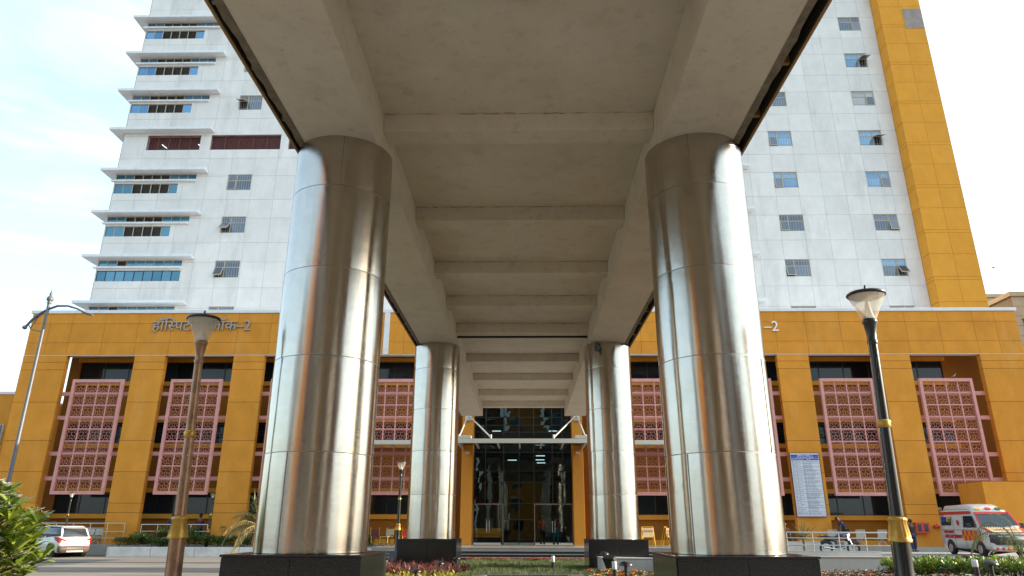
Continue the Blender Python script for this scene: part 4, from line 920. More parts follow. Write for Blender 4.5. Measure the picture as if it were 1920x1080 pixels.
MB().lathe([(.12, 0), (.09, .8), (.08, 1.5)], 10).build('trunk', M['bark'], PL)
for i in range(15):
    b = MB(); a = U(0, 2 * PI) if i > 8 else U(PI * .7, PI * 1.4); frond(b, (0, 0, 1.5 + .05 * rnd()), a, U(1.1, 1.6), U(.1, 1.2), U(1.0, 2.0), .018, .32, 20, fall=1.2); b.build('frond', M['sunpalm'] if i % 3 else M['palm'], PL)
b = MB(); [leaf(b, (U(-.2, .2) - .2, U(-.2, .2), 1.9 + .6 * rnd()), rdir(-.2, 1), .45, .025, .9, 4) for _ in range(160)]; b.build('upper_leaves', M['palm'], PL)
PS = thing('young_palm', 'young stiff fan of palm leaves before the notice board pillar', 'palm', (12.62, 34, .38))
MB().lathe([(.07, 0), (.05, .5), (.06, .8)], 8).build('trunk', M['bark'], PS)
for i in range(13):
    b = MB(); a = PI * i / 12 + .0; frond(b, (0, 0, .75), 0 if math.cos(a) > 0 else PI, U(.6, .85), PI / 2 - abs(PI / 2 - a) * .85, .3, .014, .22, 14, fall=.2); o = b.build('frond', M['palm'], PS); o.rotation_euler = (0, 0, U(-.6, .6))
PR = thing('arching_palm', 'palm with long drooping fronds arching across the ambulance', 'palm', (19.3, 29.5, .38))
MB().lathe([(.10, 0), (.08, .3)], 8).build('trunk', M['bark'], PR)
for a, ln, ri, dr in ((PI * 1.02, 3.1, 1.38, 3.1), (PI * .93, 2.7, 1.25, 2.7), (PI * 1.1, 2.4, 1.45, 2.2), (.2, 2.2, 1.2, 2.2), (1.3, 2.3, 1.2, 2.2), (4.3, 1.6, 1.1, 1.8)):
    b = MB(); frond(b, (0, 0, .2), a, ln, ri, dr, .02, .5, 34, fall=1.6); b.build('frond', M['palm'], PR)

# frangipani
FP = thing('frangipani_shrub', 'frangipani shrub with glossy green leaves and white flowers, bottom left corner', 'shrub', (-8.8, 11.2, .22))
lm = MB(); leaf(lm, (0, 0, 0), (0, 1, .12), .30, .085, .35, 5, shape=(.15, .5, .9, 1, .5)); L0 = None
tips = []
br = MB(); br.tube([(0, 0, 0), (.05, 0, .5), (0, .1, .8)], [.09, .08, .06], 8)
for i in range(210):
    d_ = rdir(-.75, 1); q_ = .72 + .28 * rnd(); t_ = Vector((d_.x * 1.28 * q_, d_.y * 1.28 * q_, 1.05 + d_.z * .92 * q_)); tips.append(t_)
    br.tube([(0, .05, .7), t_ * .5 + Vector((0, 0, .3)), t_ * .97], [.03, .02, .012], 5)
br.build('branch', M['bark'], FP); nleaf = 0; fol = MB()
tips.sort(key=lambda t: t.y - t.x * .3)
for ti, t_ in enumerate(tips):
    for k in range(13):
        a = 2 * PI * k / 13 * 2.4 + U(-.2, .2); e = U(-.1, 1.0)
        d = Vector((math.cos(a) * math.cos(e), math.sin(a) * math.cos(e), math.sin(e)))
        if nleaf < 280:
            q = d.to_track_quat('Y', 'Z')
            if L0 is None: L0 = lm.build('leaf', M['frangi'], FP); o = L0
            else: o = L0.copy(); col.objects.link(o); o.parent = FP
            if rnd() < .2 and nleaf % 7 == 0 and 'leaf_yellow' in globals(): pass
            o.location = t_ + Vector((0, 0, U(-.05, .03))); o.rotation_mode = 'QUATERNION'; o.rotation_quaternion = q; s_ = U(.75, 1.15); o.scale = (s_, s_, s_); nleaf += 1
        else: leaf(fol, t_, d, .30 * U(.75, 1.15), .085, .35, 5, mi=1 if rnd() < .15 else 0, shape=(.15, .5, .9, 1, .5))
o = fol.build('foliage', [M['frangi'], M['frangi2']], FP); o['kind'] = 'stuff'
for t_ in [q for q in tips if q.x > 0 and q.y < .7 and q.z > .6][::2]:
    b = MB(); c = t_ + Vector((U(-.05, .15), -.12, .16))
    for f_ in range(3):
        cc_ = c + Vector((U(-.07, .07), U(-.07, .07), U(-.03, .05)))
        for k in range(5): a = 2 * PI * k / 5; leaf(b, cc_, (math.cos(a), math.sin(a), .5), .085, .05, .2, 2, shape=(.3, 1, .5))
    b.build('flower', M['petal'], FP)

# ------------------------------------------------------------------ low walls
def lowwall(label, pts_list, zt, cap=.03, loc=None):
    w_ = thing('low_wall', label, 'wall', (pts_list[0][0][0], pts_list[0][0][1], 0)); ox, oy = pts_list[0][0]
    for pts in pts_list:
        q = [(x - ox, y - oy) for x, y in pts]; MB().prism(q, 0, zt - cap).build('wall_block', M['beige'], w_)
        cx_ = sum(p[0] for p in q) / len(q); cy_ = sum(p[1] for p in q) / len(q)
        MB().prism([(cx_ + (x - cx_) * 1.02, cy_ + (y - cy_) * 1.04) for x, y in q], zt - cap + .001, zt).build('cap_stone', M['beigecap'], w_, bevel=.004)
    return w_
lowwall('beige planter wall wrapped round the far right plinth', [[(2.12, 21.0), (3.72, 20.9), (3.72, 21.25), (2.12, 22.2)], [(3.73, 20.9), (4.05, 20.3), (4.3, 20.45), (3.95, 21.25), (3.73, 21.25)]], .80)
lowwall('pale beige wall step behind the round dustbin', [[(4.15, 21.3), (6.4, 21.3), (6.4, 21.7), (4.15, 21.7)]], .93)
lowwall('nearer of two beige ramp walls right of the front right column', [[(8.28, 23.8), (8.55, 22.0), (10.65, 22.0), (10.65, 22.3), (8.8, 22.3), (8.5, 23.8)]], .82)
lowwall('farther beige ramp wall in front of the parked motorcycle', [[(10.3, 30), (14.15, 30), (14.15, 30.3), (10.3, 30.3)], [(9.4, 31.0), (10.29, 30), (10.29, 30.3), (9.6, 31.2)]], .74)
lowwall('white block wall under the ramp handrail', [[(13.0, 37.6), (16.4, 37.6), (16.4, 37.9), (13.0, 37.9)]], .98)
def railing(label, x0, x1, y, z0, h, bars, npost, name='handrail', y1=None):
    r = thing(name, label, 'railing', (x0, y, z0)); W = x1 - x0; dy = (y1 - y) if y1 else 0
    for k, q in enumerate(bars): MB().tube([(0, 0, h * q), (W, dy, h * q)], .032 if k == 0 else .022, 8).build('rail', M['silver'], r)
    for i in range(npost): t = i / (npost - 1); MB().tube([(W * t, dy * t, 0), (W * t, dy * t, h)], .025, 8).build('post', M['silver'], r)
railing('steel ramp handrail behind the motorcycle, right of the front column', 10.4, 15.75, 33, .38, 1.05, (1, .78, .5), 6, y1=32.2)
railing('steel terrace railing behind the white car', -29.2, -24.0, 43.75, .6, 1.18, (1, .6, .3), 6)
railing('steel terrace railing behind the hedge, beyond the bronze lamp', -23.0, -19.0, 43.75, .6, 1.12, (1, .66, .33), 5)
railing('steel terrace railing behind the golden palm', -16.7, -12.5, 43.75, .6, 1.05, (1, .66, .33), 5)

# ------------------------------------------------------------------ bollards
def mush(x, y, z0, h, r, label):
    b_ = thing('mushroom_bollard', label, 'bollard light', (x, y, z0), 0, 'mushroom bollard lights'); 
    MB().lathe([(r * .28, 0), (r * .28, h - r * .5)], 16).build('post', M['black'], b_)
    MB().lathe([(r * .3, h - r * .62), (r * .98, h - r * .60), (r, h - r * .55), (r * .9, h - r * .3), (r * .6, h - r * .08), (r * .25, h), (0, h + .005)], 28).build('cap', M['black'], b_)
def atpix(px, py, Y):
    v = F + R2 * ((px - 960) / 1310.04) + U2 * ((540 - py) / 1310.04); return Vector((0, 0, 1.6)) + v * (Y / v.y)
# positions worked out once from the photograph, kept as plain ground coordinates
for (x, y, zt, r, lb) in ((-2.25, 15.4, .80, .115, 'mushroom bollard in the yellow green plants, second nearest on the left'), (-2.15, 18.7, .80, .115, 'mushroom bollard in front of the red leaved plants'), (-2.0, 21.6, .80, .11, 'mushroom bollard at the corner of the far left plinth'), (-2.05, 11.9, .80, .115, 'mushroom bollard at the bottom edge, nearest on the left'),
                       (1.90, 14.3, 1.0, .135, 'mushroom bollard in the orange flowers before the beige wall'), (2.25, 21.5, .95, .14, 'mushroom bollard at the left corner of the far right plinth'), (11.65, 20.0, .95, .12, 'mushroom bollard in the hedge just right of the black lamp post'), (9.35, 15.3, 1.0, .155, 'largest mushroom bollard in front of the ambulance'), (12.3, 17.9, .95, .14, 'mushroom bollard at the far right edge below the ambulance front')):
    mush(x, y, .3, zt - .3, r, lb)
def stub(x, y, zt, r, label):
    b_ = thing('post_bollard', label, 'bollard', (x, y, .2), 0, 'white topped post bollards'); h = zt - .2
    MB().lathe([(r, 0), (r, h - .16)], 16).build('post', M['black'], b_); MB().lathe([(r * .9, h - .158), (r, h - .15), (r, h), (r * .9, h + .01)], 16).build('white_top', M['ledge'], b_)
stub(.78, 21.6, .82, .05, 'white topped post in the middle of the lawn'); stub(2.02, 17.2, .86, .055, 'white topped post at the beige wall by the far right plinth'); stub(8.35, 16.5, .87, .06, 'white topped post in the pink flowers'); stub(13.9, 28.5, .8, .06, 'white topped post on the far ramp wall'); stub(11.0, 18.6, .87, .07, 'white topped post beside the black lamp post')
def flood(x, y, z, rz, label, m_):
    f_ = thing('flood_light', label, 'flood light', (x, y, z), rz, 'garden flood lights'); o = MB().box(-.2, .2, -.05, .08, -.16, .16).build('housing', m_, f_, bevel=.02); o.rotation_euler = (-.5, 0, 0); MB().box(-.02, .02, 0, .03, -.45, -.1).build('stake', M['black'], f_)
flood(2.3, 20.3, .72, 2.3, 'black flood light tilted beside the far right plinth', M['black']); flood(-4.15, 23.6, .72, .2, 'grey flood light left of the far left plinth', M['grey_steel'])
db = thing('dustbin', 'small black round dustbin with pale rim at the beige wall', 'bin', (3.95, 19.3, .34))
MB().lathe([(.09, 0), (.11, .32), (.115, .34)], 20).build('body', M['black'], db); MB().lathe([(.135, .33), (.14, .36), (.14, .42), (.125, .44), (.05, .45), (0, .45)], 24).build('lid', M['ledge'], db)

# ------------------------------------------------------------------ vehicles
def wheel(parent, x, y, r, wd, side, spokes=5):
    t = MB().lathe([(r * .62, -wd / 2), (r * .9, -wd / 2), (r, -wd * .3), (r, wd * .3), (r * .9, wd / 2), (r * .62, wd / 2)], 32).build('wheel', M['tyre'], parent, loc=(x, y, r)); t.rotation_euler = (PI / 2, 0, 0)
    zf = wd * .38 * (-side) * -1
    b = MB(); b.lathe([(r * .56, -.01), (r * .64, .02), (r * .64, .03), (r * .56, .03)], 28); b.lathe([(.0, .02), (r * .15, .02), (r * .15, 0)], 12)
    for k in range(spokes):
        a = 2 * PI * k / spokes
        for da in (-.14, .14): b.bar((r * .1 * math.cos(a), r * .1 * math.sin(a), .01), (r * .6 * math.cos(a + da), r * .6 * math.sin(a + da), .01), r * .09, .02)
    ri = b.build('rim', M['rim'], t); ri.location = (0, 0, -side * wd * .42); ri.rotation_euler = (0, 0 if side < 0 else PI, 0)
    MB().lathe([(0, 0), (r * .62, 0)], 24).build('brake_disc', M['black'], t).location = (0, 0, -side * wd * .3)
def shell(sections, name, m_, parent, bevel=0, smooth=True):
    # sections: list of (x, [(y,z)...]) rings with the same count, left-right symmetric lists, closed loops
    b = MB(); n = len(sections[0][1]); v = [(x, y, z) for x, ring in sections for y, z in ring]; k = len(sections)
    b.add(v, [(i * n + j, i * n + (j + 1) % n, (i + 1) * n + (j + 1) % n, (i + 1) * n + j) for i in range(k - 1) for j in range(n)] + [tuple(range(n))[::-1], tuple((k - 1) * n + j for j in range(n))], smooth)
    return b.build(name, m_, parent, bevel=bevel)
def ring(w_, zb, zt, wt=None, mid=None):
    wt = w_ if wt is None else wt; zm = zb + (zt - zb) * (mid or .55)
    h = [(0, zb), (w_ * .86, zb), (w_ * .97, zb + .08), (w_, zb + (zm - zb) * .5), (w_ * .995, zm), (wt * .99 if wt else 0, zt - (zt - zb) * .06), (wt * .9, zt), (0, zt + .015)]
    return h + [(-y, z) for y, z in h[-2:0:-1]]
# white compact SUV, seen from its rear left
SV = thing('white_suv', 'white compact SUV with red tail lamps parked on the road at left', 'car', (-26.35, 41.25, 0), math.atan2(.52, -.854))
shell([(-2.03, ring(.70, .38, .80)), (-1.98, ring(.80, .30, 1.02)), (-1.85, ring(.86, .26, 1.10)), (-1.2, ring(.885, .24, 1.08)), (0, ring(.885, .24, 1.02)), (1.0, ring(.87, .24, .98)), (1.75, ring(.80, .26, .90)), (2.02, ring(.62, .34, .74)), (2.08, ring(.5, .40, .62))], 'body', M['carwhite'], SV)
shell([(-1.93, ring(.70, 1.03, 1.12, .66)), (-1.70, ring(.77, 1.0, 1.50, .56)), (-1.3, ring(.79, 1.0, 1.585, .60)), (-.3, ring(.80, 1.0, 1.61, .62)), (.45, ring(.79, 1.0, 1.53, .60)), (1.15, ring(.77, .95, 1.0, .74))], 'cabin_glass', M['carglass'], SV)
shell([(-1.78, ring(.60, 1.47, 1.54)), (-1.3, ring(.625, 1.55, 1.615)), (-.3, ring(.63, 1.58, 1.64)), (.35, ring(.60, 1.53, 1.57))], 'roof', M['carwhite'], SV)
for s in (-1, 1):
    b = MB(); b.bar((-1.9, s * .70, 1.08), (-1.62, s * .62, 1.52), .10, .05); b.bar((-.32, s * .805, 1.0), (-.32, s * .64, 1.58), .07, .03); b.bar((.5, s * .62, 1.54), (1.2, s * .76, 1.0), .07, .05); b.build('window_pillar', M['carwhite'] , SV)
    b = MB(); b.add([(-2.005, s * .55, .88), (-1.98, s * .84, 1.0), (-1.45, s * .89, 1.05), (-1.60, s * .89, .88), (-1.97, s * .84, .72), (-2.02, s * .42, .82)], [(0, 1, 4, 5) if s < 0 else (5, 4, 1, 0), (1, 2, 3, 4) if s < 0 else (4, 3, 2, 1)]); o = b.build('tail_light', M['redlight'], SV); o.location = (-.018, s * .012, .03)
    wheel(SV, -1.28, s * .80, .335, .21, s); wheel(SV, 1.30, s * .80, .335, .21, s)
    for xw in (-1.28, 1.30):
        b = MB()
        for k in range(12):
            a0, a1 = PI * k / 12, PI * (k + 1) / 12; r0, r1 = .37, .46
            P_ = [(xw + r * math.cos(a), s * .905, .335 + r * math.sin(a)) for a, r in ((a0, r0), (a0, r1), (a1, r1), (a1, r0))]; b.add(P_, [(0, 1, 2, 3)])
            Q_ = [(xw + .37 * math.cos(a), yy, .335 + .37 * math.sin(a)) for a, yy in ((a0, s * .905), (a1, s * .905), (a1, s * .6), (a0, s * .6))]; b.add(Q_, [(0, 1, 2, 3)])
        b.lathe([(0, 0), (.37, 0)], 24); bmx = b.v[-48:]; b.v[-48:] = [(xw + p[0], s * .892, .335 + p[1]) for p in bmx]
        b.build('wheel_arch', M['plastic'], SV)
    MB().box(-.9, .9, s * .89 - .012, s * .89 + .012, .24, .36).build('sill_cladding', M['plastic'], SV)
    MB().box(.55, .75, s * .9 - .06, s * .9 + .12 * s + .06, .98, 1.08).build('mirror', M['plastic'], SV, bevel=.02)
shell([(-2.10, ring(.74, .27, .58)), (-1.95, ring(.87, .24, .62))], 'rear_bumper', mat('grey_brown_bumper', (.10, .085, .07), .5, var=.1), SV)
MB().box(-2.13, -2.08, -.45, .45, .27, .36).build('skid_plate', M['rim'], SV, bevel=.02); MB().box(-2.06, -2.02, -.26, .26, .78, .90).build('number_plate', M['plate'], SV)
mattext('MH 14', 'plate_text', .09, (-2.065, 0, .84), (PI / 2, 0, -PI / 2), M['print'], SV, ext=.001) if False else None
for s in (-1, 1): MB().box(-2.12, -2.07, s * .55 - .14, s * .55 + .14, .50, .55).build('reflector', M['redlight'], SV)

# ambulance
AM = thing('ambulance', 'white ambulance van with red band, 108 window sign and yellow red chequers', 'ambulance', (22.24, 36.4, .38), math.atan2(-.995, -.1)); AM.scale = (1, 1, .95)
W_ = .90
shell([(-2.45, ring(.84, .36, 1.9, .74)), (-2.40, ring(.89, .32, 2.2, .78)), (-1.9, ring(W_, .30, 2.22, .80)), (0, ring(W_, .30, 2.22, .80)), (.85, ring(W_, .30, 2.18, .79)), (1.0, ring(W_, .30, 2.08, .78)), (1.62, ring(W_ * .99, .30, 1.32, .90)), (1.9, ring(W_ * .98, .30, 1.20, .90)), (2.28, ring(.84, .34, 1.02, .84)), (2.38, ring(.78, .42, .92, .78))], 'body', M['carwhite'], AM)
shell([(-2.30, ring(.66, 2.1, 2.36, .60)), (-2.1, ring(.72, 2.1, 2.46, .64)), (.1, ring(.72, 2.1, 2.48, .64)), (.55, ring(.70, 2.1, 2.36, .60)), (1.0, ring(.60, 2.02, 2.10, .55))], 'roof', M['carwhite'], AM)
def quad(pts, n_, m_, p_): b = MB(); b.add(pts, [tuple(range(len(pts)))]); return b.build(n_, m_, p_)
quad([(1.075, -.70, 1.97), (1.075, .70, 1.97), (1.575, .80, 1.40), (1.575, -.80, 1.40)], 'windshield', M['carglass'], AM).location = (.035, 0, .035)
b = MB(); b.add([(1.01, -.74, 2.05), (1.01, .74, 2.05), (1.1, .72, 1.94), (1.1, -.72, 1.94)], [(0, 1, 2, 3)]); o = b.build('sun_strip', M['red'], AM); o.location = (.045, 0, .045)
for s in (-1, 1):
    o = MB().bar((1.04, s * .755, 2.05), (1.62, s * .85, 1.36), .06, .04).build('windshield_pillar', M['red'], AM); o.location = (.03, 0, .03)
y = -W_ - .006      # right hand side, which faces the road (local -y)
for s in (-1, 1):
    yy = s * (W_ + .008); yu = s * (.885)
    quad([(-2.2, s * .912, 1.46), (-1.15, s * .912, 1.46), (-1.15, s * .862, 1.88), (-2.2, s * .862, 1.88)][::s], 'side_window', M['carglass'], AM)
    quad([(.1, s * .91, 1.35), (1.32, s * .91, 1.35), (.98, s * .858, 1.90), (.1, s * .858, 1.90)][::s], 'door_window', M['carglass'], AM)
    quad([(-2.35, s * .835, 2.0), (.9, s * .835, 2.0), (.8, s * .822, 2.14), (-2.33, s * .822, 2.14)][::s], 'red_band', M['red'], AM)
    for i in range(9):
        for j in range(2):
            x0 = -.15 + i * .2; quad([(x0, yy, .72 + j * .24), (x0 + .2, yy, .72 + j * .24), (x0 + .2, yy, .96 + j * .24), (x0, yy, .96 + j * .24)][::s], 'chequer', M['red'] if (i + j) % 2 else M['orangeR'], AM)
    wheel(AM, -1.55, s * .82, .33, .2, s, 6); wheel(AM, 1.35, s * .82, .33, .2, s, 6)
    for xw in (-1.55, 1.35):
        b = MB(); b.lathe([(0, 0), (.41, 0)], 24); b.v[-48:] = [(xw + p[0], s * .904, .36 + max(p[1], -.06)) for p in b.v[-48:]]; b.build('wheel_arch', M['plastic'], AM)
    b = MB(); b.bar((1.15, s * .93, 1.42), (1.2, s * 1.12, 1.46), .03, .03); b.box(1.13, 1.23, s * 1.17 - .1, s * 1.17 + .1, 1.33, 1.56); b.build('mirror', M['plastic'], AM, bevel=.02)
    b = MB(); b.box(2.33, 2.40, s * .62 - .16, s * .62 + .16, .72, .86); b.build('headlight', M['clearlight'], AM, bevel=.02)
    for xx in (.08, -.95): MB().box(xx - .006, xx + .006, s * .904 - .003, s * .904 + .003, .4, 1.9).build('door_seam', M['plastic'], AM)
    MB().box(-2.4, 1.0, s * .902 - .003, s * .902 + .003, 1.22, 1.235).build('slide_rail', M['plastic'], AM)
rs = (PI / 2, 0, 0)
def side(t, sz, x, z, m_, sx=1): return mattext(t, 'lettering', sz, (x, -.914 if z < 1.4 else -.90, z), rs, m_, AM, ext=.002, sx=sx, fat=.012)
side('AMBULANCE', .24, -1.45, .90, M['redprint'], .8); side('PATIENT TRANSPORT', .17, -1.5, 1.12, M['redprint'], .62); side('AMBULANCE', .22, -.55, .90, M['redprint'], .55)
o = side('108', .3, -1.33, 1.67, M['print'], .7); o.location.y = -.91
quad([(-1.62, -.902, 1.48), (-1.16, -.902, 1.48), (-1.16, -.875, 1.86), (-1.62, -.875, 1.86)], 'yellow_sign', M['yellow'], AM); quad([(-2.1, -.902, 1.50), (-1.75, -.902, 1.50), (-1.75, -.877, 1.84), (-2.1, -.877, 1.84)], 'blue_sign', M['blue'], AM)
b = MB(); b.lathe([(0, 0), (.10, 0)], 16); b.v[-32:] = [(-.45 + p[0], -.912, 1.60 + p[1] * 1.2) for p in b.v[-32:]]; b.build('red_emblem', M['redprint'], AM)
shell([(2.22, ring(.86, .52, 1.04)), (2.42, ring(.80, .56, 1.0))], 'grille_mask', M['plastic'], AM)
MB().box(2.40, 2.45, -.6, .6, .93, .97).build('chrome_bar', M['rim'], AM); o = MB().lathe([(.07, 0), (.09, .015), (.07, .03)], 20).build('badge', M['rim'], AM, loc=(2.44, 0, .95)); o.rotation_euler = (0, PI / 2, 0); o.scale = (.8, 1.3, 1)
shell([(2.2, ring(.88, .26, .50)), (2.47, ring(.80, .28, .46))], 'front_bumper', M['carwhite'], AM)
for i in range(7): MB().box(2.465, 2.475, -.78 + i * .24, -.66 + i * .24, .31, .45).build('red_stripe', M['red'], AM)
MB().box(2.475, 2.485, -.25, .25, .38, .50).build('number_plate', M['yplate'], AM)
quad([(1.70, -.72, 1.31), (1.70, .72, 1.31), (2.2, .62, 1.09), (2.2, -.62, 1.09)][::-1], 'bonnet_sticker', M['cream_vinyl'], AM).location = (.0, 0, .04)
o = mattext('AMBULANCE', 'bonnet_lettering', .17, (1.98, 0, 1.245), (0, -.42 + 1.0 * 0, PI / 2), M['redprint'], AM, ext=.003); o.rotation_euler = (math.radians(24), 0, PI / 2)
quad([(1.62, -.86, 1.345), (1.70, -.72, 1.345), (2.2, -.62, 1.125), (2.15, -.80, 1.10)], 'bonnet_corner', M['red'], AM); quad([(1.62, .86, 1.345), (2.15, .80, 1.10), (2.2, .62, 1.125), (1.70, .72, 1.345)], 'bonnet_corner', M['red'], AM)
for yy, m_ in ((-.45, M['yellow']), (0, M['red']), (.45, M['hedge2'])):
    b = MB(); b.lathe([(0, 0), (.11, 0)], 16); b.v[-32:] = [(.80 + .0 - p[0] * .9, yy + p[1] * 1.3, 2.20 + p[0] * .55) for p in b.v[-32:]]; o = b.build('roof_emblem', m_, AM); o.location = (.03, 0, .06)

# motorcycle
MC = thing('motorcycle', 'dark parked motorcycle with red tail lamp behind the ramp wall', 'motorcycle', (15.1, 36.2, .38))
def mwheel(x):
    t = MB(); v = []
    for i in range(28):
        for j in range(8):
            a, c_ = 2 * PI * i / 28, 2 * PI * j / 8; r = .27 + .05 * math.cos(c_); v.append((x + r * math.cos(a), .05 * math.sin(c_), .31 + r * math.sin(a)))
    t.add(v, [(i * 8 + j, i * 8 + (j + 1) % 8, ((i + 1) % 28) * 8 + (j + 1) % 8, ((i + 1) % 28) * 8 + j) for i in range(28) for j in range(8)], True)
    o = t.build('wheel', M['tyre'], MC); s = MB(); [s.bar((x, 0, .31), (x + .24 * math.cos(2 * PI * k / 6), 0, .31 + .24 * math.sin(2 * PI * k / 6)), .03, .02) for k in range(6)]; s.build('spokes', M['rim'], o)
mwheel(-.62); mwheel(.68)
def blob(name, pts, m_, par=MC, n=10):   # (x,z,ry,rz)
    b = MB(); v = [(x, ry * math.cos(2 * PI * j / n), z + rz * math.sin(2 * PI * j / n)) for x, z, ry, rz in pts for j in range(n)]; k = len(pts)
    b.add(v, [(i * n + j, i * n + (j + 1) % n, (i + 1) * n + (j + 1) % n, (i + 1) * n + j) for i in range(k - 1) for j in range(n)] + [tuple(range(n)), tuple((k - 1) * n + j for j in range(n))], True); return b.build(name, m_, par)
blob('fuel_tank', [(-.12, .80, .06, .06), (0, .84, .13, .11), (.2, .88, .15, .13), (.34, .88, .09, .08), (.38, .86, .03, .03)], M['navy'])
blob('seat', [(-.78, .90, .05, .03), (-.6, .86, .11, .05), (-.25, .80, .13, .05), (-.08, .82, .09, .05)], M['black'])
blob('tail', [(-.95, .84, .03, .03), (-.8, .83, .07, .06), (-.45, .72, .11, .09), (-.1, .68, .10, .08)], M['plastic'])
MB().box(-.98, -.92, -.05, .05, .78, .86).build('tail_light', M['redlight'], MC); MB().box(-.15, .25, -.13, .13, .28, .62).build('engine', M['grey_steel'], MC, bevel=.03)
MB().tube([(.2, -.12, .35), (-.1, -.15, .27), (-.8, -.16, .36)], [.025, .03, .045], 8).build('exhaust', M['rim'], MC)
for s in (-1, 1): MB().tube([(.68, s * .07, .31), (.42, s * .07, .95)], .022, 8).build('fork', M['rim'], MC); MB().tube([(.38, 0, .98), (.34, s * .2, 1.02), (.25, s * .34, 1.0)], .015, 6).build('handlebar', M['black'], MC)
MB().lathe([(.09, 0), (.08, .06), (.0, .1)], 16, c=(0, 0, 0)).build('headlight', M['clearlight'], MC, loc=(.5, 0, .92)).rotation_euler = (0, PI / 2, 0)
for xw in (-.62, .68): b = MB(); [b.bar((xw + .34 * math.cos(PI * (.15 + .1 * k)), 0, .31 + .34 * math.sin(PI * (.15 + .1 * k))), (xw + .34 * math.cos(PI * (.25 + .1 * k)), 0, .31 + .34 * math.sin(PI * (.25 + .1 * k))), .11, .01, up=(0, 1, 0)) for k in range(6)]; b.build('mudguard', M['plastic'], MC)

# ------------------------------------------------------------------ seats, wheelchairs, barriers
def bench_seat(x, y, rz, label, z=.6):
    s_ = thing('waiting_chair', label, 'chair', (x, y, z), rz, 'steel waiting chairs on the terrace')
    f_ = MB(); f_.bar((-.24, 0, .45), (-.26, .1, .92), .03, .03); f_.bar((.24, 0, .45), (.26, .1, .92), .03, .03); f_.bar((-.26, .1, .92), (.26, .1, .92), .03, .03); f_.bar((-.25, .05, .7), (.25, .05, .7), .02, .02); f_.bar((0, .0, .5), (0, .1, .92), .02, .02); f_.build('back_frame', M['paintmetal'], s_)
    MB().add([(-.23, .03, .5), (.23, .03, .5), (.24, .1, .88), (-.24, .1, .88)], [(0, 1, 2, 3)]).build('backrest', M['paintmetal'], s_)
    MB().box(-.26, .26, -.42, .0, .42, .45).build('seat', M['paintmetal'], s_, bevel=.01)
    for s in (-1, 1): MB().bar((s * .22, -.38, 0), (s * -.1, -.05, .42), .035, .035).build('leg', M['paintmetal'], s_); MB().bar((s * .24, .1, 0), (s * .1, -.3, .42), .03, .03).build('leg', M['paintmetal'], s_)
for i, x in enumerate((-29.0, -28.35, -27.4, -26.8, -26.2, -25.75)): bench_seat(x, 45.0, U(-.1, .1) + (PI if i < 0 else 0), ['leftmost waiting chair behind the terrace railing and white car', 'second waiting chair from the left behind the white car', 'third waiting chair from the left behind the white car', 'fourth waiting chair from the left behind the white car', 'fifth waiting chair from the left, beside the ochre pillar', 'sixth waiting chair, half behind the ochre pillar edge'][i])
for i, x in enumerate((17.9, 19.5, 20.75, 21.75)): bench_seat(x, 43.6, PI + U(-.1, .1), ['waiting chair left of the bending person', 'waiting chair just right of the bending person', 'waiting chair with a bundle on it under the right window band', 'waiting chair nearest the black lamp post'][i])
bench_seat(8.9, 42.0, PI + .2, 'pale steel chair under the reclining person by the right barricades')
def wheelchair(x, y, rz, label, m_):
    w_ = thing('wheelchair', label, 'wheelchair', (x, y, .6), rz, 'parked wheelchairs')
    for s in (-1, 1):
        t = MB(); v = []
        for i in range(24):
            for j in range(6): a, c_ = 2 * PI * i / 24, 2 * PI * j / 6; r = .28 + .018 * math.cos(c_); v.append((s * .28 + .018 * math.sin(c_), r * math.cos(a), .30 + r * math.sin(a)))
        t.add(v, [(i * 6 + j, i * 6 + (j + 1) % 6, ((i + 1) % 24) * 6 + (j + 1) % 6, ((i + 1) % 24) * 6 + j) for i in range(24) for j in range(6)], True); t.build('wheel', M['tyre'], w_)
        MB().lathe([(.08, -.015), (.09, 0), (.08, .015)], 14).build('caster', M['tyre'], w_, loc=(s * .24, -.4, .09)).rotation_euler = (0, PI / 2, 0)
        MB().tube([(s * .24, -.42, .15), (s * .24, -.4, .5), (s * .24, .15, .5), (s * .24, .2, .95), (s * .24, .32, .97)], .016, 6).build('side_frame', M['yellow'], w_)
    MB().box(-.23, .23, -.35, .12, .48, .52).build('seat', m_, w_); MB().box(-.23, .23, .15, .18, .52, .9).build('backrest', m_, w_)
wheelchair(-8.55, 41.9, .3, 'wheelchair leftmost under the left side awning', M['maroon']); wheelchair(-7.75, 41.6, -.4, 'middle wheelchair under the left side awning', M['tan']); wheelchair(-6.75, 41.9, .2, 'wheelchair with red seat beside the far left column', M['red'])
def barricade(x, y, rz, label, txt):
    b_ = thing('barricade', label, 'barricade', (x, y, .6), rz, 'yellow rolling barricades'); W = .34
    for s in (-1, 1): MB().tube([(s * W, -.25, .05), (s * W * .95, 0, 1.05), (s * W, .25, .05)], .022, 6).build('leg_frame', M['yellow'], b_)
    MB().tube([(-W, 0, 1.05), (W, 0, 1.05)], .022, 6).build('top_bar', M['yellow'], b_); o = MB().box(-W + .03, W - .03, -.13, -.11, .5, 1.0).build('board', M['cream_vinyl'], b_)
    p_ = MB(); scribble(p_, -.25, .25, .82, .12); q = p_.build('red_marks', M['redprint'], o); q.location = (0, -.10, 0)
barricade(6.85, 41.8, .1, 'yellow barricade board right of the far right column', ''); barricade(7.95, 42.3, 1.2, 'yellow barricade seen edge-on beside the reclining person', '')
SB = thing('stop_board', 'long yellow stop board with red lettering across the left entrance door', 'barrier', (-2.42, 46.3, .6))
MB().box(-.92, .92, -.02, .02, .42, .95).build('board', M['yellow'], SB); mattext('STOP', 'stop_lettering', .24, (-.05, -.03, .82), rx, M['red'], SB, ext=.003)
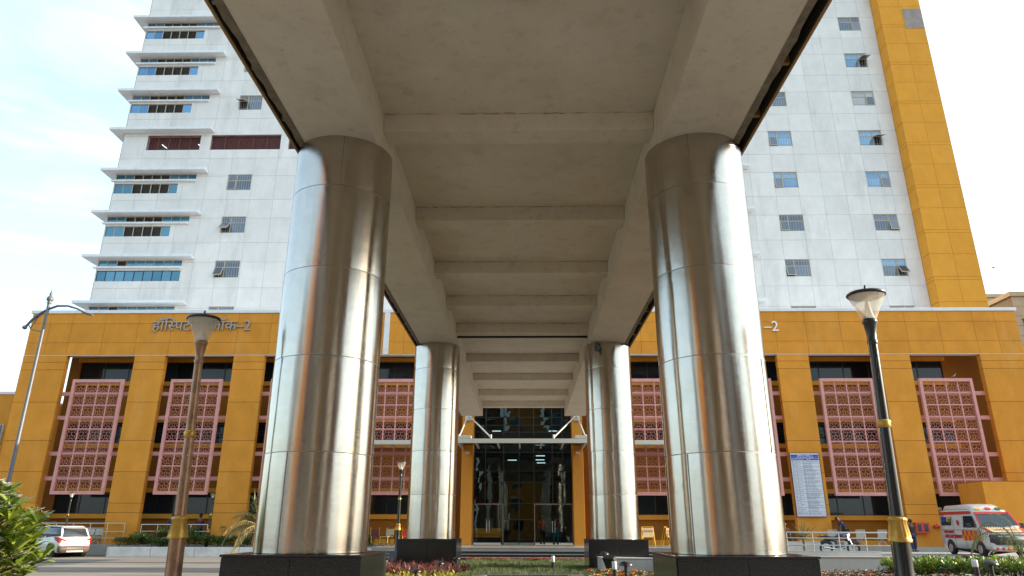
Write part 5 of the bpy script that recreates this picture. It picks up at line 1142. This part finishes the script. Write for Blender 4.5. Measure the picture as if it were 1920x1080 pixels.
p_ = MB(); scribble(p_, -.75, .7, .56, .14); o = p_.build('hindi_lettering', M['red'], SB); o.location.y = .01
for s in (-1, 1): MB().tube([(s * .88, 0, 0), (s * .88, 0, 1.0)], .025, 6).build('leg', M['yellow'], SB)
o = MB().lathe([(.06, -.02), (.08, 0), (.06, .02)], 14).build('caster', M['tyre'], SB, loc=(.95, 0, .08)); o.rotation_euler = (PI / 2, 0, 0)
# fire hose cabinet, hydrant valve, pipe
FB = thing('fire_hose_box', 'red fire hose box with two glass doors on an ochre pillar', 'fire box', (23.25, 43.8, 1.64))
MB().box(-.4, .4, -.12, .19, -.3, .3).build('box', M['red'], FB, bevel=.02)
for s in (-1, 1): MB().box(s * .19 - .11, s * .19 + .11, -.135, -.121, -.2, .2).build('door_pane', M['dglass'], FB)
HV = thing('hydrant_valve', 'red hydrant valve at the pillar corner behind the ambulance', 'hydrant', (24.2, 43.85, 1.7)); MB().tube([(-.2, 0, 0), (.2, 0, 0)], [.1, .08], 10).build('valve_body', M['red'], HV); MB().tube([(.05, -.15, 0), (.05, .1, 0)], .05, 8).build('outlet', M['red'], HV); MB().tube([(-.05, 0, 0), (-.05, 0, .18)], .03, 8).build('stem', M['red'], HV)
RP = thing('red_pipe', 'bent red standpipe at the ochre pillar in the left planter', 'pipe', (-20.6, 43.3, .44)); MB().tube([(0, 0, 0), (0, 0, 1.35), (.05, 0, 1.5), (.2, 0, 1.55)], .08, 10).build('pipe', mat('rusty_red_pipe', (.35, .05, .03), .5, var=.15), RP)

# ------------------------------------------------------------------ people
def limb(b_name, pts, rad, m_, parent, sub=1):
    me = bpy.data.meshes.new(b_name); vs_ = []; es = []; rs_ = []
    for ch, rr in zip(pts, rad):
        prev = None
        for p, r in zip(ch, rr):
            p = tuple(round(q, 4) for q in p)
            if p in vs_: k = vs_.index(p)
            else: vs_.append(p); rs_.append(r); k = len(vs_) - 1
            if prev is not None and (prev, k) not in es: es.append((prev, k))
            prev = k
    me.from_pydata(vs_, es, []); me.materials.append(m_); o = bpy.data.objects.new(b_name, me); col.objects.link(o); o.parent = parent
    o.modifiers.new('skin', 'SKIN')
    for i, d in enumerate(me.skin_vertices[0].data): d.radius = (rs_[i], rs_[i]); d.use_root = (i == 0)
    s = o.modifiers.new('sub', 'SUBSURF'); s.levels = s.render_levels = sub
    for md in o.modifiers: md.show_viewport = True
    return o
def person(label, loc, rz, J, shirt, trousers, cat='person'):
    """J: joints pelvis chest neck head, hands/elbows/shoulders and hips/knees/ankles/toes, left and right."""
    p_ = thing('person', label, 'person', loc, rz); g = lambda k: J[k]
    chains = [[g('pel'), g('che'), g('nec'), g('hea')]]; rad = [[.12, .13, .055, .085]]
    for s in 'lr':
        chains.append([g('che'), g('sh' + s), g('el' + s), g('ha' + s)]); rad.append([.13, .06, .045, .032])
        chains.append([g('pel'), g('hi' + s), g('kn' + s), g('an' + s), g('to' + s)]); rad.append([.12, .09, .06, .04, .035])
    limb('body', chains, rad, M['skin'], p_, 2)
    limb('shirt', [[g('pel'), g('che')]] + [[g('che'), g('sh' + s), tuple(g('sh' + s)[i] * .3 + g('el' + s)[i] * .7 for i in range(3))] for s in 'lr'], [[.15, .165]] + [[.165, .085, .065]] * 2, shirt, p_, 2)
    limb('trousers', [[g('pel'), g('hi' + s), g('kn' + s), tuple(g('an' + s)[i] + (0, 0, .03)[i] for i in range(3))] for s in 'lr'], [[.145, .115, .085, .065]] * 2, trousers, p_, 2)
    h = Vector(g('hea')); b_ = MB()
    b_.lathe([(0, .15), (.07, .13), (.105, .07), (.11, .0), (.10, -.04)], 16, c=(h.x, h.y + .015, h.z)); b_.build('hair', M['hair'], p_)
    for s in 'lr': 
        a = Vector(g('to' + s)); MB().box(a.x - .045, a.x + .045, a.y - .07, a.y + .17, a.z - .05, a.z + .04).build('shoe', M['plastic'], p_, bevel=.02)
    return p_
stand = dict(pel=(0, 0, .95), che=(0, 0, 1.33), nec=(0, 0, 1.5), hea=(0, -.02, 1.63), shl=(-.2, 0, 1.4), shr=(.2, 0, 1.4), ell=(-.25, .02, 1.12), elr=(.25, .02, 1.12), hal=(-.24, -.08, .86), har=(.24, -.08, .86), hil=(-.1, 0, .88), hir=(.1, 0, .88), knl=(-.11, -.03, .48), knr=(.11, .0, .48), anl=(-.11, 0, .09), anr=(.11, .06, .09), tol=(-.11, -.12, .05), tor=(.11, -.06, .05))
bend = dict(stand); bend.update(che=(-.18, -.02, 1.3), nec=(-.3, -.03, 1.43), hea=(-.42, -.05, 1.50), shl=(-.24, .14, 1.36), shr=(-.24, -.18, 1.36), ell=(-.3, .16, 1.08), elr=(-.32, -.2, 1.08), hal=(-.36, .16, .82), har=(-.38, -.2, .82), hil=(0, .1, .88), hir=(0, -.1, .88), knl=(-.02, .11, .48), knr=(-.06, -.11, .48), anl=(.05, .11, .09), anr=(0, -.11, .09), tol=(-.05, .11, .05), tor=(-.1, -.11, .05))
person('person in a navy top bending forward beneath the right window band', (18.55, 43.3, .6), 0, bend, M['navy'], M['trouser'])
sit = dict(stand); sit.update(pel=(0, .05, .5), che=(0, .12, .88), nec=(0, .1, 1.05), hea=(0, .06, 1.18), shl=(-.2, .1, .95), shr=(.2, .1, .95), ell=(-.25, .0, .7), elr=(.25, .0, .7), hal=(-.15, -.25, .6), har=(.15, -.25, .6), hil=(-.1, .0, .5), hir=(.1, .0, .5), knl=(-.13, -.42, .5), knr=(.13, -.42, .5), anl=(-.13, -.42, .1), anr=(.13, -.42, .1), tol=(-.13, -.54, .05), tor=(.13, -.54, .05))
rec = dict(sit); rec.update(pel=(0, 0, .52), che=(-.25, .1, .8), nec=(-.36, .12, .95), hea=(-.42, .12, 1.08), shl=(-.3, .28, .86), shr=(-.3, -.08, .86), ell=(-.1, .3, .68), elr=(-.1, -.12, .68), hal=(.1, .25, .72), har=(.12, -.1, .72), hil=(.06, .1, .52), hir=(.06, -.1, .52), knl=(.42, .12, .72), knr=(.45, -.08, .68), anl=(.75, .12, .9), anr=(.78, -.06, .85), tol=(.85, .12, .97), tor=(.88, -.06, .92))
person('person in red reclining with legs raised on the pale steel chair', (8.95, 42.1, .6), 0, rec, M['redcloth'], M['maroon'])
person('person in dark clothes sitting at the edge of the front right column', (15.05, 43.2, .6), 0, sit, M['maroon'], M['trouser'])
person('person in dark clothes standing close beside the black lamp post collar', (21.9, 42.4, .35), .3, stand, M['trouser'], M['navy'])
person('person in red standing inside the right entrance door', (1.05, 47.3, .6), .2, stand, M['redcloth'], M['trouser']); person('person in dark red inside the entrance beside the one in red', (1.9, 47.0, .6), -.3, stand, M['maroon'], M['teal'])
person('person standing behind the hedge at the second lattice screen', (-20.0, 44.9, .6), 0, stand, M['maroon'], M['trouser']); person('person in navy standing behind the bronze lamp post', (-21.6, 44.7, .6), .4, stand, M['navy'], M['trouser'])

# ------------------------------------------------------------------ neighbouring buildings, and unseen blocks added for reflections
YB = thing('yellow_annex', 'low plain ochre annex wall behind the ambulance at the right edge', 'building', (26, 41.5, .38))
MB().box(-.15, 14, 0, 2.4, 0, 3.75).build('wall', M['ochre'], YB); MB().box(-.15, 14, 0.0, 2.4, 3.752, 3.8).build('coping', M['ochre_in'], YB)
DR = thing('side_door', 'dark side doorway with pale surround behind the ambulance', 'door', (25.1, 45.9, .5)); MB().box(-.5, .5, -.02, .05, 0, 2.2).build('door_leaf', M['doorframe'], DR); b = MB(); b.box(-.65, -.5, -.05, .05, 0, 2.35); b.box(.5, .65, -.05, .05, 0, 2.35); b.box(-.5, .5, -.05, .05, 2.2, 2.35); b.build('frame', M['paintmetal'], DR)
YL = thing('yellow_side_block', 'low ochre block with a louvred window at the far left edge', 'building', (-40.5, 50, 0))
MB().box(-8, 3.4, 0, 12, 0, 10.7).build('wall', M['ochre'], YL); MB().box(-8.1, 3.45, -.05, 12, 10.7, 10.9).build('coping', M['coping'], YL)
for z in (5.4, 7.1): 
    o = MB().box(2.0, 3.1, -.05, .0, z, z + 1.4).build('louvred_window', M['alu'], YL)
    for i in range(9): MB().box(2.08, 3.02, -.07, -.051, z + .08 + i * .145, z + .16 + i * .145).build('louvre', M['bars'], o)
b = MB(); [b.bar((1.7, -.6, 8.2 - i * .28), (3.3, -.6, 8.2 - i * .28), .04, .04) for i in range(5)]; b.bar((1.7, -.6, 4.5), (3.35, -.6, 7.2), .08, .08); b.bar((3.3, -.6, 0), (3.3, -.6, 8.4), .08, .08); b.build('outside_stair', M['grey_steel'], YL)
def tanb(name, label, x0, x1, y, z1, pitch):
    t = thing(name, label, 'building', (x0, y, 0)); MB().box(.02, x1 - x0 - .02, .02, 14, 0, z1 - .05).build('core', M['tan_joint'], t)
    nx = int((x1 - x0) / pitch); 
    for i in range(nx):
        for j in range(int(z1 / .9)):
            z = z1 - .9 * (j + 1)
            if z < 14: break
            MB().box(i * pitch + .02, (i + 1) * pitch - .02, 0, .05, z + .02, z + .88).build('wall_tile', M['tan'], t)
    MB().box(-.2, x1 - x0, -.2, 14, z1, z1 + .4).build('parapet', M['tan'], t)
    return t
tanb('tan_building', 'distant tan tiled building behind the orange fin', 50, 58.3, 80, 27.6, 1.9)
t = tanb('tan_building', 'nearer tan tiled building with a dark window at the right edge', 43.3, 54, 60, 21.2, 1.8)
o = MB().box(.6, 2.2, -.06, .0, 17.7, 19.0).build('window', M['dglass'], t); MB().box(.5, 2.3, -.1, -.061, 17.5, 17.65).build('sill', M['maroon'], o); MB().box(.5, 2.3, -.1, -.061, 19.02, 19.12).build('lintel', M['maroon'], o)
def refl_block(label, x0, x1, y, h, wm, gm, fl=3.4, bay=3.2):  # unseen block, added so its edges stripe the steel column reflections
    t = thing('reflection_block', label, 'building', ((x0 + x1) / 2, y, 0)); W = x1 - x0
    MB().box(-W / 2, W / 2, -12, 0, 0, h).build('wall', wm, t)
    b = MB(); f_ = MB()
    for i in range(int(W / bay)):
        for j in range(int(h / fl)): x = -W / 2 + (i + .5) * bay; b.box(x - .9, x + .9, .001, .03, j * fl + 1, j * fl + 2.6); f_.box(x - 1.1, x + 1.1, .001, .4, j * fl + 2.7, j * fl + 2.85)
    b.build('windows_rows', gm, t)['kind'] = 'stuff'; f_.build('sunshades', M['ledge'], t)['kind'] = 'stuff'
for i, (x0, x1, y, h, wm, gm, lb) in enumerate(((-46, -31, -22, 20, 'bwhite', 'dglass', 'unseen white block added for reflections, farthest left behind the viewpoint'), (-30, -25, -24, 26, 'ochre', 'tglass', 'unseen narrow ochre block added for reflections, left behind the viewpoint'), (-24, -15, -28, 32, 'bbrown', 'bglass', 'unseen tall brown block added for reflections, left of centre behind the viewpoint'), (-14, -9, -26, 22, 'tan', 'dglass', 'unseen tan block added for reflections, near the centre behind the viewpoint'), (-8, -4, -30, 36, 'bbrown', 'dglass', 'unseen tall narrow brown block added for reflections behind the viewpoint'), (-3, 3, -30, 30, 'ochre', 'tglass', 'unseen ochre block added for reflections, straight behind the viewpoint'), (4, 12, -28, 34, 'bbrown', 'bglass', 'unseen wide brown block added for reflections, right of centre behind the viewpoint'), (13, 17, -25, 22, 'bwhite', 'dglass', 'unseen narrow white block added for reflections, right behind the viewpoint'), (18, 27, -26, 30, 'bbrown', 'dglass', 'unseen brown block added for reflections, at right behind the viewpoint'), (28, 33, -22, 18, 'ochre_in', 'tglass', 'unseen ochre block added for reflections, at far right behind the viewpoint'))):
    refl_block(lb, x0, x1, y, h, M[wm], M[gm])
# birds
BD = thing('bird', 'tiny dark bird flying in the pale sky at right', 'bird', (54, 78, 31)); BD.location = atpix(1862, 502, 60)
blob('body', [(-.14, 0, .01, .01), (-.05, .0, .05, .045), (.08, .01, .05, .045), (.14, .03, .03, .03), (.2, .03, .005, .005)], M['trouser'], BD)
for s in (-1, 1): MB().add([(-.05, 0, .03), (.08, 0, .03), (.05 , s * .25, .12), (-.08, s * .45, .02)], [(0, 1, 2, 3)]).build('wing', M['trouser'], BD)
PG = thing('pigeon', 'grey pigeon perched on top of the rightmost lattice screen', 'bird', (27.0, 43.95, 10.56)); blob('body', [(-.18, .08, .01, .01), (-.08, .12, .05, .05), (.04, .17, .06, .07), (.08, .24, .04, .04), (.12, .27, .025, .025), (.16, .26, .004, .004)], M['grey_steel'], PG); MB().tube([(0, 0, 0), (0, 0, .12)], .01, 5).build('leg', M['redlight'], PG)
